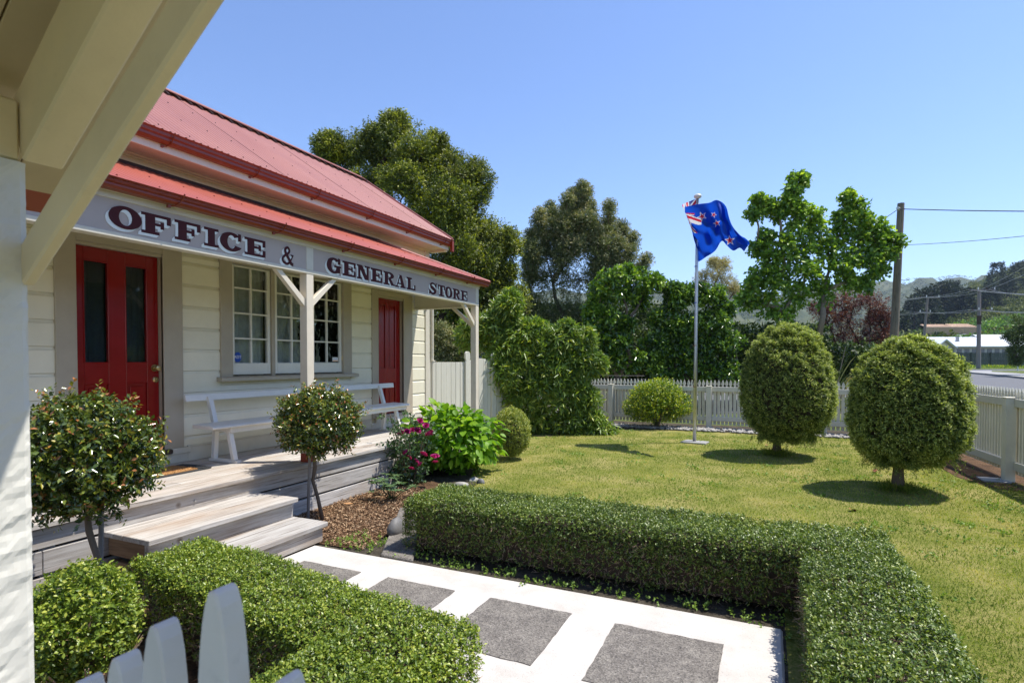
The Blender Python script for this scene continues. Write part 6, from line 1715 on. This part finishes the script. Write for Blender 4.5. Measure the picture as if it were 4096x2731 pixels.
# ------------------------------------------------------------------ lychgate above the camera: post, rafters, lining, roof
lg = thing('lychgate', (-1.6, .65, 0), 'tan and white painted timber gate shelter framing the left of the view', 'gate shelter')
dv_ = Vector((-.8853, .1187, -.4496)).normalized(); E1 = Vector((.1329, .9911, 0)).normalized(); E2 = dv_.cross(E1).normalized()
if E2.z < 0: E2 = -E2
C0 = Vector((0, 0, EYE))
def gp(a, b, t): return tuple(C0 + E1 * a + E2 * b + dv_ * t)
def beam(name, a0, a1, b0, b1, t0, t1, mat, bev=.005, parent=lg):
    m = MB(); m.prism([(a0, b0), (a1, b0), (a1, b1), (a0, b1)], gp, t0, t1); return m.build(name, mat, parent, bevel=bev)
TR = .02
beam('barge_board', .495, .522, .90, .985, TR, 1.40, M['porch'])
beam('rafter', .4985, .577, 1.152, 1.312, TR, 1.268, M['porch'])
beam('rafter', -.55, -.47, 1.152, 1.312, TR, 1.5, M['porch'])
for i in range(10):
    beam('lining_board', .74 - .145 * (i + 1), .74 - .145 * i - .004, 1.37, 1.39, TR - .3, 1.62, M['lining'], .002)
beam('roof', -.80, .80, 1.40, 1.45, TR - .35, 1.75, M['roof'], 0)
# the slope beyond the ridge, falling to the other side
xr = -.43
mir = lambda p: (2 * xr - p[0], p[1], p[2])
m = MB(); m.prism([(-.80, 1.37), (.80, 1.37), (.80, 1.45), (-.80, 1.45)], lambda a, b, t: mir(gp(a, b, t)), TR - .30, 1.75); m.build('roof', M['roof'], lg)
m = MB(); m.prism([(.495, .90), (.522, .90), (.522, 1.10), (.495, 1.10)], lambda a, b, t: mir(gp(a, b, t)), TR + .01, 1.40); m.build('barge_board', M['porch'], lg)
# rough-sawn post: displaced faces
def rough_post(x0, x1, y0, y1, z0, z1, seed):
    m = MB(); nz = 150; ny = 14; r = random.Random(seed)
    from mathutils import noise as NZ
    def disp(y, z): return .0045 * (NZ.fractal(Vector((y * 9 + z * 3, z * 26 - y * 16, seed)), 1.0, 2.0, 4))
    for j in range(nz + 1):
        z = z0 + (z1 - z0) * j / nz
        row = []
        for i in range(ny + 1):
            y = y0 + (y1 - y0) * i / ny; e = .004 if i in (0, ny) else 0
            m.v.append((x1 + disp(y, z) - e, y, z))
    for j in range(nz):
        for i in range(ny): a = j * (ny + 1) + i; m.f.append((a, a + 1, a + ny + 2, a + ny + 1)); m.m.append(0)
    m.box(x0, x1 - .004, y0, y1 + .0, z0, z1)
    return m.build('post', M['rough'], lg, smooth=False)
def z_at(u, v, x):
    b = bearing(u, v); t = x / b.x; return (C0 + b * t)
q1 = z_at(72, 380, -1.57); q1.y = z_at(71, 1000, -1.57).y; q2 = z_at(45, 231, -1.57)
rough_post(-1.70, -1.57, .55, q1.y, 0, q1.z, 3)
m = MB(); m.box(-1.70, -1.571, .55, q2.y, q1.z + .001, q2.z); m.build('post_head', M['porch'], lg, bevel=.006)
MB().box(.71, .84, .55, .70, 0, 2.1).build('post', M['rough'], lg)
MB().box(-1.9, 1.1, -1.1, -1.0, 2.0, 2.1).build('tie_beam', M['porch'], lg)
MB().box(-1.70, -1.57, -1.10, -.97, 0, 2.1).build('post', M['rough'], lg); MB().box(.71, .84, -1.10, -.97, 0, 2.1).build('post', M['rough'], lg)

# picket gate in the foreground with pointed pickets
gate = thing('picket_gate', (-.75, .47, 0), 'pale picket gate with tall pointed pickets at the very front, out of focus', 'gate')
GY = .45
def gpt(u, v): b = bearing(u, v); t = GY / b.y; return C0 + b * t
M['gatepaint'] = paint('gate_picket_paint', (.78, .74, .66), .45, .05, scale=9, dirt=(.25, .24, .23), dirt_amt=.35)
def ogive(h, w, ah):
    L = []
    for k in range(9):
        t_ = k / 8; L.append((-w / 2 * math.cos(t_ * math.pi / 2) ** .85 if t_ < 1 else -.003, h - ah + ah * math.sin(t_ * math.pi / 2) ** 1.15))
    return [(-w / 2, 0)] + L + [(-a, b) for a, b in L[::-1]] + [(w / 2, 0)]
for u, v, w in ((500, 1357, .062), (364, 1437, .062), (276, 1512, .060), (190, 1566, .060), (95, 1600, .06), (652, 1566, .06)):
    p = gpt(u - 16, v); h_ = p.z
    m = MB(); m.prism(ogive(h_ - .05, w, .22), lambda a, b, d: (a, d, b), 0, .033)
    link('picket', m.mesh('picket', M['gatepaint']), gate, loc=(p.x, GY, .05)).modifiers.new('bevel', 'BEVEL').width = .003
MB().box(-1.2, -.35, GY + .034, GY + .06, .35, .43).build('rail', M['gatepaint'], gate); MB().box(-1.2, -.35, GY + .034, GY + .06, .80, .88).build('rail', M['gatepaint'], gate)

# unseen leafy hedge row, added so the shop window mirrors dark leaves, not sky
sh_ = thing('unseen_hedge', (21, 18, 0), 'unseen dark leafy hedge row added across the street to darken the window reflections', 'hedge')
P = []; D = []
for _ in range(9000):
    y = random.uniform(2, 40); x = 21 + random.gauss(0, .9); P.append((x, y, random.uniform(.1, 6.5 + 1.5 * math.sin(y * .8)))); D.append((-1, random.gauss(0, .5), random.gauss(.2, .5)))
put_leaves('foliage', sh_, F['big'], [sprigs(np.array(P), np.array(D), 4, .4, .30, .16, .8, .5, .25)])
MB().box(21.2, 22.0, 2, 40, 0, 6).build('inner_branches', M['barkdark'], sh_)

# ------------------------------------------------------------------ haze in the valley air
hz = MB().box(-4200, 4200, -1200, 4200, -1.2, 320).build('haze', None, kind='stuff')
hz.data.materials.clear()
hm = bpy.data.materials.new('haze_air'); hm.use_nodes = True; hn = hm.node_tree; hn.nodes.clear()
ho = hn.nodes.new('ShaderNodeOutputMaterial'); hv = hn.nodes.new('ShaderNodeVolumePrincipled')
hv.inputs['Color'].default_value = (.62, .76, 1.0, 1); hv.inputs['Density'].default_value = .00013; hv.inputs['Anisotropy'].default_value = .2
hn.links.new(hv.outputs[0], ho.inputs['Volume']); hz.data.materials.append(hm)
tag(hz, 'thin bluish air between the camera and the far ridge', 'haze')
